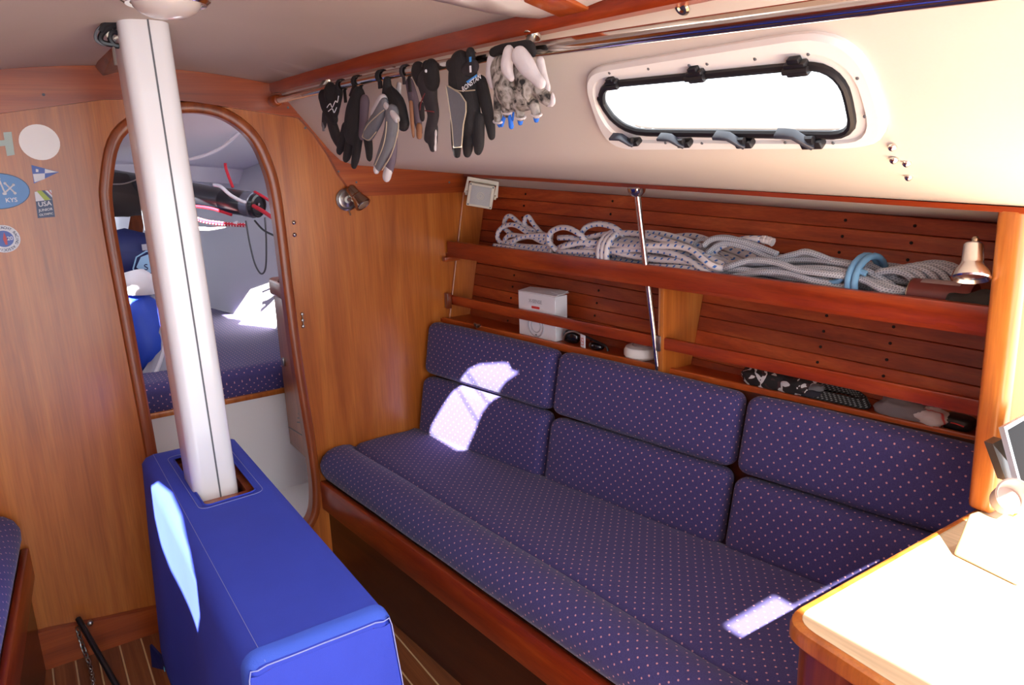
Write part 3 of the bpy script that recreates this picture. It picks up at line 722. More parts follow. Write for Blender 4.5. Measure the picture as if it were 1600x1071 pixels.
# ================================================================== GRAB RAIL
rail = empty('grab_rail', (.42, -.44, 1.65), 'steel grab rail along the roof edge carrying the drying gloves', 'rail')
RP = [V((.415, -.012, 1.651)), V((.417, -.435, 1.65)), V((.432, -.80, 1.65)), V((.463, -1.05, 1.65)), V((.497, -1.305, 1.65))]
RPS = smooth_path(RP, 8)
obj('rail_tube', tube(RPS, .0105, 14), M['steel'], rail)
for px, py, yy in ((500, 112, -.435), (849, 30, -1.285)):
    p = min(RPS, key=lambda q: abs(q.y-yy)); tx = xr(-p.y)-.006; t_ = V((tx, p.y, 1.676))
    obj('standoff', tube([p, t_], .0085, 12), M['satin'], rail)
    obj('standoff_flange', lathe([(.0, -.004), (.016, -.004), (.017, -.001), (.017, .001), (0, .001)], t_, (t_-p), 18), M['steel'], rail)
obj('rail_socket', lathe([(.011, 0), (.016, 0), (.017, .01), (.017, .05), (.014, .06), (.0105, .062)], (.415, -.022, 1.651), (0, -1, 0), 16), M['trimX'], rail, label='wooden socket on the beam')
rl2 = obj('hand_rail', tube([V((.500, -1.30, 1.648)), V((.512, -1.6, 1.636)), V((.53, -1.95, 1.621)), V((.545, -2.3, 1.605))], .0135, 14), M['steel'], label='thick steel handrail running aft above the portlight', cat='rail')

# ================================================================== GLOVES ON THE RAIL
GP0 = V((.417, -.435, 1.65)); GD = (V((.497, -1.305, 1.65))-GP0).normalized(); GN = V((GD.y, -GD.x, 0)).normalized()
if GN.x > 0: GN = -GN                      # towards the middle of the cabin
def gp(x, y, off=0.0): return at_plane(x, y, GP0+GN*off, GN)
def gr(x, y, r): return 1.13*r*((gp(x, y)-CAM).dot(_f))/FPX
def limb(ch, off=0.0, flat_=0.62):
    """rounded tapering limb through photo positions (x, y, half width), laid out in the hanging plane of the glove"""
    P = [gp(c[0], c[1], off+(c[3] if len(c) > 3 else 0)) for c in ch]; R = [gr(c[0], c[1], c[2]) for c in ch]
    sp = smooth_path([V((p.x, p.y, p.z)) for p in P], 4); rp = [q.x for q in smooth_path([V((r, 0, 0)) for r in R], 4)]
    pre = [(sp[0]-(sp[1]-sp[0]).normalized()*rp[0]*k, rp[0]*sqrt(1-k*k)) for k in (.97, .8, .45)]
    d = (sp[-1]-sp[-2]).normalized(); post = [(sp[-1]+d*rp[-1]*k, rp[-1]*sqrt(1-k*k)) for k in (.45, .8, .97)]
    pts = [a for a, b in pre]+sp+[a for a, b in post]; rs = [b for a, b in pre]+rp+[b for a, b in post]
    g = tube(pts, rs, 12); vs_ = []
    for i, v in enumerate(g[0]):
        c = pts[i//13]; dd = (v-c).dot(GN); vs_.append(v-GN*dd*(1-flat_))
    return vs_, g[1]
def soft(name, geos, mat, parent, vox=.003, label=None):
    return obj(name, join(*geos)[:2], mat, parent, label=label, sharp=180, mods=[('REMESH', dict(mode='VOXEL', voxel_size=vox, use_smooth_shade=True)), ('SMOOTH', dict(factor=.5, iterations=4))])
def cloth(name, px, mat, parent, off, th=.0015, label=None):
    return obj(name, sheet(px, [], 6.0, lambda x, y: gp(x, y, off)), mat, parent, solid=th, label=label)
def railloop(px, parent, mat, wd=.012, rr=.0135, drop=.03):
    p = min(RPS, key=lambda q: abs((CAM+ray(px, 0)*0-q).length*0+abs(proj_x(q)-px)))
    t = GD; e = V((0, 0, 1)); pts = []
    for k in range(0, 15):
        a = radians(-60+300*k/14); pts.append(p+(GN*cos(a)+e*sin(a))*rr)
    pts = [pts[0]-e*drop*.5]+pts+[pts[-1]-e*drop]
    return obj('hanging_loop', sweep(pts, rrect(wd/2, .0018, .0008, 1), ups=[((q-p)-t*(q-p).dot(t)).normalized() for q in pts]), mat, parent)
def proj_x(q):
    d = q-CAM; return 800+FPX*d.dot(CR)/d.dot(_f)
gk = plain('black_glove_knit', S(30, 26, 28), .85, bump=.5, bscale=700); gk2 = plain('charcoal_neoprene', S(44, 38, 42), .8, bump=.4, bscale=800)
gg = plain('grey_synthetic_leather', S(112, 112, 118), .7, bump=.5, bscale=160, var=.3); gw = plain('dirty_white_leather', S(206, 198, 200), .75, bump=.4, bscale=180, var=.12)
gt = plain('tan_leather', S(150, 104, 76), .75, bump=.4, bscale=200, var=.2); gpur = plain('purple_grey_lycra', S(98, 84, 96), .8); gblue = plain('bright_blue_lining', S(40, 110, 214), .7)
gpipe = plain('pale_glove_piping', S(176, 160, 138), .8); gred = plain('red_stitching', S(120, 40, 44), .8); gprint = plain('white_print', S(232, 232, 236), .6); gbprint = plain('blue_print', S(60, 140, 214), .6)
m, nt, b_ = newmat('mottled_grey_palm'); g_ = N(nt, 'ShaderNodeNewGeometry'); nz = N(nt, 'ShaderNodeTexNoise', Scale=55.0, Detail=4.0, Distortion=1.0); nt.links.new(g_.outputs['Position'], nz.inputs['Vector'])
nt.links.new(ramp(nt, nz.outputs['Fac'], [(.36, S(34, 30, 30)), (.47, S(128, 120, 112)), (.62, S(176, 168, 162))]).outputs[0], b_.inputs['Base Color']); b_.inputs['Roughness'].default_value = .8; gcam = m
GRP = 'sailing gloves hung on the grab rail'
def glove(x, label): return empty('sailing_glove', gp(x, 260), label, 'glove', GRP)
# 1: black cuff with script
g1 = glove(515, 'black glove with pale script on its cuff, first on the rail from the bulkhead')
soft('cuff', [limb([(506, 152, 11), (514, 166, 15), (522, 186, 8)], .014), limb([(528, 144, 10), (524, 164, 10)], .014), limb([(518, 146, 15), (521, 170, 12)], .016)], gk, g1)
soft('hand', [limb([(515, 180, 9), (524, 210, 10), (532, 228, 7)], .004), limb([(508, 178, 6), (506, 196, 5)], .0)], gk2, g1)
obj('wrist_tab', obox(gp(505, 198, .004), GD, (0, 0, 1), GN, .004, .012, .002, .001), gg, g1)
for pts in ([(511, 168), (516, 162), (519, 168), (524, 158), (527, 160), (529, 150)], [(513, 174), (519, 170), (522, 176), (526, 168)]): obj('script_print', tube(smooth_path([gp(x, y, .030) for x, y in pts], 4), .0011, 5), gprint, g1)
railloop(532, g1, gk)
# 2: plain black hand
g2 = glove(553, 'plain black full-finger glove hanging fingers down, second from the bulkhead')
soft('hand', [limb([(560, 150, 13), (556, 175, 19), (552, 205, 19)], .026), limb([(541, 200, 9), (534, 226, 8), (530, 236, 6)], .024), limb([(548, 212, 9), (543, 240, 8), (540, 248, 6)], .026), limb([(560, 212, 9), (556, 244, 8), (553, 258, 6)], .028), limb([(572, 200, 9), (576, 228, 8), (577, 246, 6)], .022)], gk, g2)
soft('thumb_panel', [limb([(570, 158, 9), (568, 190, 8), (566, 212, 7)], .030)], gpur, g2)
railloop(560, g2, gk, .014); obj('strap', tube(smooth_path([gp(548, 150, .02), gp(556, 130, .018), gp(566, 120, .01)], 4), .005, 8), gk2, g2)
# 3: grey and white
g3 = glove(604, 'black glove with grey leather fingers and white fingertips, third from the bulkhead')
soft('cuff', [limb([(606, 140, 9), (620, 165, 16), (630, 192, 12)], .022), limb([(605, 128, 8), (603, 150, 8)], .026)], gk, g3)
soft('thumb', [limb([(600, 162, 9), (590, 184, 11), (576, 208, 11)], .044)], gg, g3)
soft('thumb_top', [limb([(598, 158, 10), (588, 178, 11)], .042)], gw, g3)
soft('finger', [limb([(613, 178, 13), (611, 205, 13), (601, 235, 11), (590, 260, 8)], .040)], gg, g3)
soft('finger_top', [limb([(602, 164, 5), (620, 186, 6)], .046)], gw, g3)
soft('finger', [limb([(614, 215, 9), (612, 245, 9), (608, 265, 8)], .030)], gpur, g3)
soft('fingertip', [limb([(589, 258, 6), (588, 266, 6)], .042)], gw, g3); soft('fingertip', [limb([(607, 266, 8), (604, 276, 8)], .032)], gw, g3)
obj('piping', tube(smooth_path([gp(622, 186, .056), gp(622, 205, .056), gp(612, 240, .054), gp(597, 266, .05)], 5), .0014, 5), gpipe, g3)
obj('piping', tube(smooth_path([gp(604, 190, .058), gp(603, 206, .058), gp(598, 230, .056), gp(586, 258, .05)], 5), .0012, 5), gpipe, g3)
obj('piping', tube(smooth_path([gp(566, 214, .052), gp(574, 196, .056), gp(590, 180, .058), gp(600, 172, .058)], 5), .0014, 5), gpipe, g3)
obj('piping', tube(smooth_path([gp(566, 214, .052), gp(576, 219, .054), gp(588, 206, .056)], 5), .0014, 5), gpipe, g3)
railloop(600, g3, gk, .016)
# 4: tan
g4 = glove(648, 'brown and tan leather glove hanging behind the third glove')
soft('hand', [limb([(640, 130, 8), (647, 160, 10), (652, 185, 8), (656, 206, 6)], .0)], gpur, g4)
soft('finger', [limb([(642, 160, 4), (644, 190, 4), (646, 214, 3)], .016)], gt, g4); soft('fingertip', [limb([(655, 198, 6), (655, 212, 6)], .004)], gt, g4)
soft('cuff', [limb([(624, 132, 5), (622, 148, 6)], .0)], gw, g4)
railloop(630, g4, gk2, .01)
# 5: twisted dark
g5 = glove(672, 'dark twisted glove with a snap button and red stitching, in the middle of the rail')
soft('cuff', [limb([(654, 112, 14), (660, 124, 14)], .020), limb([(674, 108, 14), (674, 126, 16)], .024)], gk, g5)
soft('hand', [limb([(668, 130, 19), (672, 155, 14), (677, 180, 11), (671, 205, 9), (668, 216, 7)], .022), limb([(678, 200, 8), (676, 222, 9), (676, 232, 6)], .018), limb([(658, 165, 6), (660, 185, 5)], .014)], gk2, g5)
obj('snap', lathe([(.0035, 0), (.003, .002), (.001, .0025)], gp(666, 111, .038), GN, 10), gprint, g5)
obj('red_seam', tube(smooth_path([gp(664, 146, .036), gp(658, 160, .034), gp(656, 172, .03)], 4), .0012, 5), gred, g5); obj('red_seam', tube([gp(664, 173, .036), gp(678, 175, .034)], .0012, 5), gred, g5)
soft('worn_tip', [limb([(681, 205, 3), (680, 235, 3)], .020)], gw, g5)
railloop(672, g5, gk, .018)
# 6: large black with grey panel
g6 = glove(732, 'large black glove with grey leather panel and printed cuff, second from the aft rail post')
soft('hand', [limb([(720, 105, 22), (722, 125, 25), (726, 155, 26), (730, 188, 25)], .026), limb([(712, 188, 10), (713, 225, 9), (714, 240, 7)], .026), limb([(731, 190, 11), (731, 228, 10), (730, 238, 8)], .028), limb([(748, 188, 11), (748, 224, 10), (747, 234, 8)], .026)], gk, g6)
soft('thumb', [limb([(752, 130, 11), (760, 165, 11), (766, 196, 9), (768, 212, 7)], .014)], gk, g6)
soft('cuff_opening', [limb([(704, 102, 9), (720, 112, 9), (740, 104, 10)], .034)], gk2, g6)
cloth('leather_panel', [(697, 134), (706, 138), (719, 146), (728, 160), (728, 175), (724, 195), (721, 230), (709, 231), (706, 195), (701, 160)], gg, g6, .050, .002, label='grey leather panel')
PL = [(697, 134), (706, 138), (719, 146), (728, 160), (728, 175), (724, 195), (721, 230), (709, 231), (706, 195), (701, 160)]
obj('piping', tube([gp(x, y, .051) for x, y in PL], .0013, 5, True), gpipe, g6)
obj('piping', tube(smooth_path([gp(700, 134, .049), gp(716, 142, .052), (gp(742, 141, .048))], 4), .0012, 5), gpipe, g6)
eu = (gp(747, 121, 0)-gp(727, 136, 0)); ev = V((0, 0, 1))-eu.normalized()*eu.normalized().z
obj('cuff_lettering', text_geo('RONSTAN', .0135, gp(737, 130, .055), eu, ev), gprint, g6)
cloth('cuff_flash', [(728, 128), (745, 116), (745, 120), (732, 130)], gbprint, g6, .0545, .0006)
obj('strap_print', obox(gp(735, 96, .040), GD, (0, 0, 1), GN, .003, .008, .0006), gbprint, g6); obj('strap_print', obox(gp(735, 108, .046), GD, (0, 0, 1), GN, .0022, .006, .0006), gprint, g6)
soft('wrist_strap', [limb([(735, 84, 9), (736, 100, 8), (735, 114, 7)], .030)], gk, g6)
railloop(728, g6, gk, .03)
# 7: pale mottled fingerless
g7 = glove(805, 'white and mottled grey short-finger glove with blue lining, beside the aft rail post')
soft('palm', [limb([(783, 110, 20), (792, 135, 24), (800, 150, 22)], .018), limb([(820, 115, 22), (826, 140, 24), (815, 150, 22)], .018)], gcam, g7)
for fx in ([(779, 145, 9), (778, 175, 8), (778, 188, 7)], [(790, 150, 9), (791, 168, 9), (792, 176, 8)], [(810, 150, 10), (812, 170, 9), (813, 182, 8)], [(829, 148, 10), (836, 168, 9), (838, 178, 8)]): soft('finger', [limb(fx, .018)], gcam, g7)
for (x, y, r) in ((778, 193, 6), (792, 178, 7), (813, 186, 7), (838, 182, 7)):
    obj('finger_hem', tube([gp(x+r*1.1*cos(t*pi/8), y-3+r*.45*sin(t*pi/8), .018+.006*sin(t*pi/8)) for t in range(16)], .0022, 6, True), gw, g7)
for fx in ([(778, 190, 5), (781, 198, 3)], [(788, 182, 4), (784, 196, 4)], [(796, 180, 4), (799, 198, 5)], [(803, 164, 3), (801, 188, 3)], [(813, 186, 6), (813, 192, 5)], [(838, 182, 6), (838, 188, 5)]): soft('blue_lining', [limb(fx, .017)], gblue, g7)
soft('thumb', [limb([(840, 140, 12), (850, 150, 11), (858, 158, 9)], .024)], gcam, g7); soft('thumb_hem', [limb([(863, 148, 4), (864, 160, 5), (858, 165, 4)], .026)], gw, g7)
soft('back', [limb([(768, 92, 8), (768, 115, 11), (772, 130, 10)], .022)], gw, g7)
soft('cuff_fold', [limb([(795, 82, 10), (792, 105, 11), (799, 122, 6)], .044)], gw, g7); soft('cuff_fold', [limb([(812, 88, 14), (824, 104, 14), (836, 120, 10), (845, 130, 9)], .048)], gw, g7)
soft('wrist_band', [limb([(770, 82, 7), (785, 76, 7), (805, 74, 8), (828, 72, 8), (833, 84, 6)], .024)], gk, g7)
soft('side_panel', [limb([(844, 96, 8), (848, 116, 8), (856, 138, 6)], .022)], gw, g7)
railloop(800, g7, gk, .04)

# ================================================================== SUPPORT POLE
top = tpt(.94)+V((-.004, 0, -.012)); bot = V((1.135, -.982, .858))
pole = empty('support_pole', bot, 'polished steel pole from the cabin side down to the ledge behind the backrests', 'pole')
obj('pole_tube', tube([top, bot], .0085, 16), M['steel'], pole)
obj('pole_socket', lathe([(.0, .0), (.023, .0), (.025, -.004), (.022, -.014), (.013, -.024), (.009, -.026)], top+V((0, 0, .006)), n=20), M['steel'], pole)
obj('pole_foot', lathe([(.016, 0), (.016, .004), (.009, .006)], bot-V((0, 0, .002)), n=16), M['steel'], pole)

# ================================================================== SPEAKER
sp_ = empty('loudspeaker', (1.09, -.12, 1.26), 'small cream loudspeaker on a bracket in the corner under the side deck', 'speaker')
fy = (V((-.55, -.83, -.05))).normalized(); fx_ = V((.83, -.55, 0)).normalized(); fz = fx_.cross(fy).normalized()
fx_ = (fx_-V((0, 0, .20))).normalized(); fz = fx_.cross(fy).normalized(); fz = fz if fz.z > 0 else -fz
c = at(751, 306, 'Y', -.14)
fw = obj('cabinet', obox(c-fy*.02, fx_, fz, fy, .047, .042, .024, .010, 3), M['cream'], sp_)
obj('baffle', obox(c+fy*.004, fx_, fz, fy, .046, .041, .004, .003), M['cream'], sp_)
gri = plain('pale_grey_grille', S(196, 196, 196), .6, bump=.8, bscale=1200)
gr_ = obj('grille', obox(c+fy*.0085, fx_, fz, fy, .036, .033, .0015, .001), gri, sp_)
for r in (.006, .012): obj('grille_ring', tube([c+fy*.0105+(fx_*cos(k*pi/10)+fz*sin(k*pi/10))*r for k in range(20)], .0009, 5, True), M['cream'], gr_)
for sxx, szz in ((-1, -1), (1, -1), (1, 1), (-1, 1)): obj('screw', lathe([(.003, 0), (.0025, .002), (.0, .002)], c+fy*.008+fx_*.040*sxx+fz*.0355*szz, fy, 8), M['groove'], sp_)
obj('bracket', sweep(smooth_path([c-fx_*.053-fy*.02, c-fx_*.053-fy*.02+fz*.05, c+fx_*.053-fy*.02+fz*.05, c+fx_*.053-fy*.02], 1), rrect(.008, .0015, .001, 1), up=fy), M['cream'], sp_)
for s in (-1, 1): obj('knob', lathe([(.008, 0), (.009, .004), (.007, .008), (0, .008)], c+fx_*.048*s-fy*.02, fx_*s, 12), M['cream'], sp_)

# ================================================================== READING LAMPS
la = empty('reading_lamp', (.65, 0, 1.29), 'small aged chrome reading lamp on the bulkhead', 'lamp')
c = at(541, 312, 'Y', -.002)
obj('backplate', lathe([(.0, 0), (.036, 0), (.038, .006), (.032, .010), (.028, .006), (.022, .008), (.012, .016), (0, .016)], c, (0, -1, 0), 24), M['satin'], la)
h = c+V((.026, -.04, .004)); hd = V((.34, -.55, -.72)).normalized()
hb_ = obj('lamp_head', lathe([(.0, -.045), (.017, -.045), (.019, -.04), (.019, -.012), (.022, -.008), (.022, 0), (.027, .014), (.029, .03), (.026, .032), (.020, .028)], h, hd, 24), M['brass'], la)
obj('lamp_glass', lathe([(.0, .030), (.021, .030), (.020, .032), (0, .034)], h, hd, 16), plain('dull_lamp_glass', S(150, 132, 116), .2), hb_)
obj('stem', tube([c+V((0, -.012, 0)), c+V((.014, -.028, .002))], .006, 10), M['satin'], la)
obj('switch', tube([c+V((.004, -.006, -.034)), c+V((.006, -.012, -.052))], .0025, 8), M['satin'], la)
M['lampsilver'] = plain('brushed_lamp_silver', S(206, 206, 212), .2, 1.0)
lb = empty('reading_lamp', (1.09, -1.8, 1.2), 'shiny chrome reading lamp over the shelf beside the wooden post', 'lamp')
c = at(1519, 410, 'Y', -1.815)
hd = V((-.38, -.22, -.90)).normalized()
hh = obj('lamp_head', lathe([(.0, -.034), (.0135, -.034), (.016, -.031), (.018, 0), (.019, .004), (.027, .016), (.031, .028), (.029, .031), (.024, .026)], c, hd, 26), M['lampsilver'], lb)
obj('lamp_knob', lathe([(.006, -.034), (.007, -.041), (.004, -.046), (0, -.047)], c+V((.006, 0, 0)), hd, 12), M['brass'], hh)
obj('stem', tube([c+V((.01, 0, 0)), c+V((.045, .008, .006))], .006, 10), M['satin'], lb)
obj('backplate', lathe([(.0, 0), (.026, 0), (.028, .004), (.022, .010), (.01, .014), (0, .014)], V((c.x+.052, -1.842, c.z+.002)), (-.4, .9, 0), 20), M['steel'], lb)

# bulkhead small fittings
for px, py in ((459, 348), (460, 367)):
    obj('dome_nut', lathe([(.0075, 0), (.007, .003), (.004, .006), (.0, .007)], at(px, py, 'Y', 0), (0, -1, 0), 14), M['steel'], bulk)
hk = empty('door_hook', at(474, 512, 'Y', 0), 'little steel hook chain screwed beside the doorway', 'hook')
for k in range(3):
    p = at(472+k*.8, 491+k*9.5, 'Y', -.002); obj('hook_link', lathe([(.005, 0), (.006, .002), (.004, .005), (0, .006)], p, (0, -1, 0), 10), M['satin'], hk)
obj('hook_bar', tube([at(472, 491, 'Y', -.006), at(474.5, 511, 'Y', -.006)], .002, 6), M['satin'], hk)
for px, py in ((476, 184), (477, 200), (529, 268), (557, 285), (702, 285), (450, 168), (68, 148)):
    obj('screw_plug', lathe([(.004, 0), (.0035, .001), (0, .001)], at(px, py, 'Y', -.022), (0, -1, 0), 8), M['groove'], t2)
ck = obj('deck_clips', join(tube([at(742, 508, 'Y', -.2), at(750, 509, 'Y', -.22)], .006, 8)[:2], tube([at(741, 505, 'Y', -.21), at(746, 512, 'Y', -.21)], .0045, 8)[:2]), M['satin'], label='small steel shackle on the ledge near the bulkhead', cat='shackle')

# ================================================================== CEILING LAMP, CABLES, DECK BRACE
cl = empty('ceiling_lamp', (0.0, -.75, 1.75), 'round dome ceiling lamp with chrome rim at the mast head opening', 'lamp')
c = V((0.003, -.75, zc(0, .75)+.004))
obj('lamp_rim', lathe([(.05, 0), (.083, 0), (.085, -.006), (.083, -.016), (.075, -.022), (.066, -.020), (.062, -.014)], c, n=40), M['steel'], cl)
obj('lamp_dome', lathe([(.065, -.016), (.062, -.026), (.052, -.036), (.035, -.044), (.015, -.048), (0, -.0485)], c, n=36), plain('frosted_dome', S(214, 204, 198), .25, coat=.3), cl)
bq = [at(161, 119, 'Y', -.026), at(191, 111, 'Y', -.026), at(188, 92, 'Y', -.026), at(148, 104, 'Y', -.026)]
sh_ = V((.012, -.36, .062))
br = obj('deck_brace', hexa([bq[0], bq[1], bq[1]+sh_, bq[0]+sh_, bq[3], bq[2], bq[2]+sh_, bq[3]+sh_], .003), M['trimZ'], label='short dark wooden brace between the beam and the mast', cat='brace')
cb = empty('mast_cables', (-.07, -.48, 1.72), 'loops of grey and black cable beside the mast head', 'cable')
for k, (pts, mt, r) in enumerate((
    ([(185, 32), (168, 34), (152, 48), (150, 62), (165, 70), (180, 62)], 'groove', .0035), ([(188, 40), (170, 44), (158, 56), (160, 66), (176, 70)], 'blk', .006), ([(182, 30), (176, 45), (178, 80), (181, 102)], 'satin', .0035),
    ([(187, 34), (176, 36), (164, 40), (158, 50)], 'blk', .008), ([(170, 44), (168, 55), (174, 62), (184, 58)], 'cream', .003), ([(186, 52), (176, 50), (172, 60), (178, 70), (186, 72)], 'blk', .006))):
    obj('cable', tube(smooth_path([at(x, y, 'Y', -.50) for x, y in pts], 5), r, 7), M[mt], cb)

# ================================================================== STICKERS ON THE BULKHEAD
stw = plain('pearl_sticker', S(242, 232, 224), .25); stb = plain('sticker_blue', S(92, 142, 196), .4); stn = plain('sticker_navy', S(52, 66, 104), .4); stg = plain('sticker_green', S(160, 176, 40), .4)
str_ = plain('sticker_red', S(190, 50, 60), .4); stc = plain('sticker_white', S(222, 220, 222), .4); stt = plain('sticker_pale_green', S(176, 190, 178), .4); sti = plain('sticker_ink', S(40, 36, 34), .5); stbb = plain('sticker_royal', S(66, 92, 170), .4)
def disc(cx, cz, rx, rz, y, n=32): return [V((cx+rx*cos(2*pi*k/n), y, cz+rz*sin(2*pi*k/n))) for k in range(n)], [tuple(range(n))]
def ppoly(pts, y): return [at(a, b, 'Y', y) for a, b in pts], [tuple(range(len(pts)))]
s1 = obj('sticker', disc(-.222, 1.541, .0475, .047, -.0012), stw, label='round pearly white sticker on the bulkhead', cat='sticker', solid=.001, group='stickers on the bulkhead')
s2 = obj('sticker', ppoly([(5, 207), (18, 206), (23, 242), (11, 244), (8, 228), (-30, 231), (-31, 222), (7, 219)], -.0012), stt, label='pale green T-shaped sticker at the left edge', cat='sticker', solid=.001, group='stickers on the bulkhead')
s3 = empty('sticker', at(53, 289, 'Y', -.0012), 'blue and white quartered pennant sticker', 'sticker', 'stickers on the bulkhead')
obj('pennant_field', ppoly([(49, 258), (92, 269), (53, 287)], -.0012), stbb, s3, solid=.001)
obj('pennant_quarter', ppoly([(70, 264), (90, 269), (70, 271)], -.002), stc, s3, solid=.0006); obj('pennant_quarter', ppoly([(51.5, 272), (70, 271), (70, 280), (54, 285)], -.002), stc, s3, solid=.0006); obj('pennant_mark', ppoly([(56, 264), (60, 265), (60, 269), (56, 269)], -.002), stc, s3, solid=.0006)
s4 = empty('sticker', (-.335, 0, 1.37), 'blue oval sticker with crossed bones and club letters', 'sticker', 'stickers on the bulkhead')
obj('oval_edge', disc(-.337, 1.417, .0725, .0475, -.0012), stn, s4, solid=.001); obj('oval_field', disc(-.337, 1.417, .0705, .0455, -.0022), stb, s4, solid=.0008)
for x0, z0, x1, z1 in ((-.330, 1.449, -.322, 1.410), (-.318, 1.437, -.300, 1.410), (-.325, 1.41, -.30, 1.432)):
    obj('bone', tube([(x0, -.003, z0), (x1, -.003, z1)], .0022, 6), stc, s4)
    for x, z in ((x0, z0), (x1, z1)): obj('bone_end', lathe([(.0042, 0), (.003, .002), (0, .0025)], (x, -.002, z), (0, -1, 0), 10), stc, s4)
obj('club_letters', text_geo('KYS', .016, (-.311, -.003, 1.392), (1, 0, 0), (0, 0, 1)), stc, s4)
s5 = empty('sticker', at(70, 341, 'Y', -.0012), 'navy sticker reading USA Junior Olympic with a green stripe', 'sticker', 'stickers on the bulkhead')
obj('sticker_field', ppoly([(54, 300), (80, 297), (86, 339), (59, 341)], -.0012), stn, s5, solid=.001); obj('sticker_header', ppoly([(54, 300), (80, 297), (82, 312), (56, 315)], -.002), stc, s5, solid=.0006)
obj('green_stripe', ppoly([(57, 298.5), (65, 298), (79, 312), (70, 313.5)], -.0028), stg, s5, solid=.0006); obj('dark_stripe', ppoly([(65, 298), (70, 297.6), (81.5, 309), (81.9, 312), (79, 312)], -.0028), stn, s5, solid=.0006); obj('red_stripe', ppoly([(74, 297.4), (76, 297.2), (81, 303), (81.2, 305)], -.0028), str_, s5, solid=.0006)
e1 = at(82, 318, 'Y', 0)-at(58, 321, 'Y', 0)
for t_, sz, x, y in (('USA', .0175, 70, 319), ('JUNIOR', .0098, 71.5, 328), ('OLYMPIC', .0082, 72.5, 335)): obj('lettering', text_geo(t_, sz, at(x, y, 'Y', -.003), e1, (0, 0, 1)), stc, s5)
s6 = empty('sticker', (-.346, 0, 1.255), 'round white club sticker with blue centre and red figure, below the oval one', 'sticker', 'stickers on the bulkhead')
cx, cz = -.345, 1.291
obj('ring_field', disc(cx, cz, .0375, .037, -.0012), stc, s6, solid=.001); obj('centre_field', disc(cx, cz, .0225, .022, -.002), stbb, s6, solid=.0006)
obj('figure', ([V((cx+.001, -.003, cz-.016)), V((cx+.006, -.003, cz-.016)), V((cx+.007, -.003, cz)), V((cx+.003, -.003, cz+.018)), V((cx-.002, -.003, cz))], [(0, 1, 2, 3, 4)]), str_, s6, solid=.0005)
obj('figure_numbers', text_geo('20', .014, (cx+.014, -.003, cz), (1, 0, 0), (0, 0, 1)), stc, s6)
for k, ch in enumerate('YACHT RACING ASSOCIATION'):
    t = radians(100-k*11.5)
    if ch != ' ': obj('letter', text_geo(ch, .0095, (cx+.030*cos(t), -.0025, cz+.0297*sin(t)), (sin(t), 0, -cos(t)), (cos(t), 0, sin(t))), stn, s6)

# ================================================================== ROPES ON THE UPPER SHELF
SZ = 1.121
def shp(a, d, h): return V((fid1x(a)+.018+d, -a, SZ+h))
def depth(a): return hullx(1.15, a)-fid1x(a)-.024
RA = ropemat('white_rope_blue_flecks', S(222, 216, 220), S(60, 112, 190), .023, 3, .13, .22)
RB = ropemat('grey_checked_rope', S(196, 200, 210), S(132, 138, 152), .006, 9, .26, .3)
RBL = plain('light_blue_cord', S(120, 172, 214), .8, bump=.4, bscale=900)
rnd = random.Random(7)
def hank(a0, a1, n, r, hmax, ends=.05, seed=1):
    """one long rope laid back and forth between a0 and a1 with round bends"""
    rn = random.Random(seed); pts = []
    for i in range(n):
        row = i/(n-1); d = lambda a: .012+(depth(a)-.03)*(0.5+0.5*sin(i*2.4+seed))
        h = r+(hmax-2*r)*row+rn.uniform(-.004, .004); s0, s1 = (a0, a1) if i % 2 == 0 else (a1, a0)
        s0 += rn.uniform(-ends, ends)*.4; s1 += rn.uniform(-ends, ends)*.6
        for k in range(7):
            t = k/6; a = s0+(s1-s0)*t; edge = 1-abs(2*t-1)
            pts.append(shp(a, max(.008, min(depth(a)-.008, d(a)+rn.uniform(-.012, .012))), max(r, h*(.55+.45*min(1, edge*2.2))+.010*sin(a*13+i)+rn.uniform(-.003, .003))))
    return smooth_path(pts, 4)
rc1 = empty('rope_coil', shp(.75, .05, 0), 'hank of white rope with blue flecks at the left end of the upper shelf', 'rope')
r1 = .0088
obj('hank', tube(hank(.57, 1.17, 23, r1, .118, .05, 3), r1, 8), RA, rc1, sharp=180)
W = []
for k in range(54):                                   # three turns around the hank
    t = k/53; an = 2*pi*3*t; a = .765+.045*t; W.append(shp(a, .055+.060*cos(an), .056+.058*sin(an)))
obj('wrapping_turns', tube([V((p.x, p.y, max(p.z, SZ+r1))) for p in W], r1, 8), RA, rc1, sharp=180)
def px_shelf(l, off=.05, n=5): return smooth_path([at_plane(x, y, V((fid1x(.5)+off, -.5, 1.2)), V((1, .1, 0)).normalized()) for x, y in l], n)
obj('end_loop', tube(px_shelf([(870, 392), (858, 378), (860, 364), (875, 356), (892, 358), (910, 370), (920, 384)], .03), r1, 8), RA, rc1, sharp=180)
obj('end_loop', tube(px_shelf([(905, 372), (915, 356), (935, 350), (958, 355), (975, 368)], .06), r1, 8), RA, rc1, sharp=180)
obj('end_loop', tube(px_shelf([(873, 372), (893, 372), (912, 380), (925, 384)], .035), r1, 8), RA, rc1, sharp=180)
for l, o in (([(862, 378), (840, 370), (815, 352), (798, 338), (790, 342), (788, 356), (800, 366)], .075), ([(862, 372), (848, 366), (835, 352), (826, 339), (820, 343), (822, 354), (838, 362)], .08),
             ([(860, 384), (835, 372), (805, 352), (784, 356), (777, 370), (786, 380), (815, 372), (850, 366)], .055), ([(862, 388), (838, 386), (812, 384), (790, 378), (796, 368), (822, 370), (858, 374)], .05),
             ([(864, 392), (842, 392), (818, 386), (800, 382), (812, 372), (838, 368), (862, 368)], .04), ([(862, 396), (838, 396), (812, 391), (785, 386), (772, 384)], .03)):
    obj('tail_loop', tube(px_shelf(l, o), r1*.92, 8), RA, rc1, sharp=180)
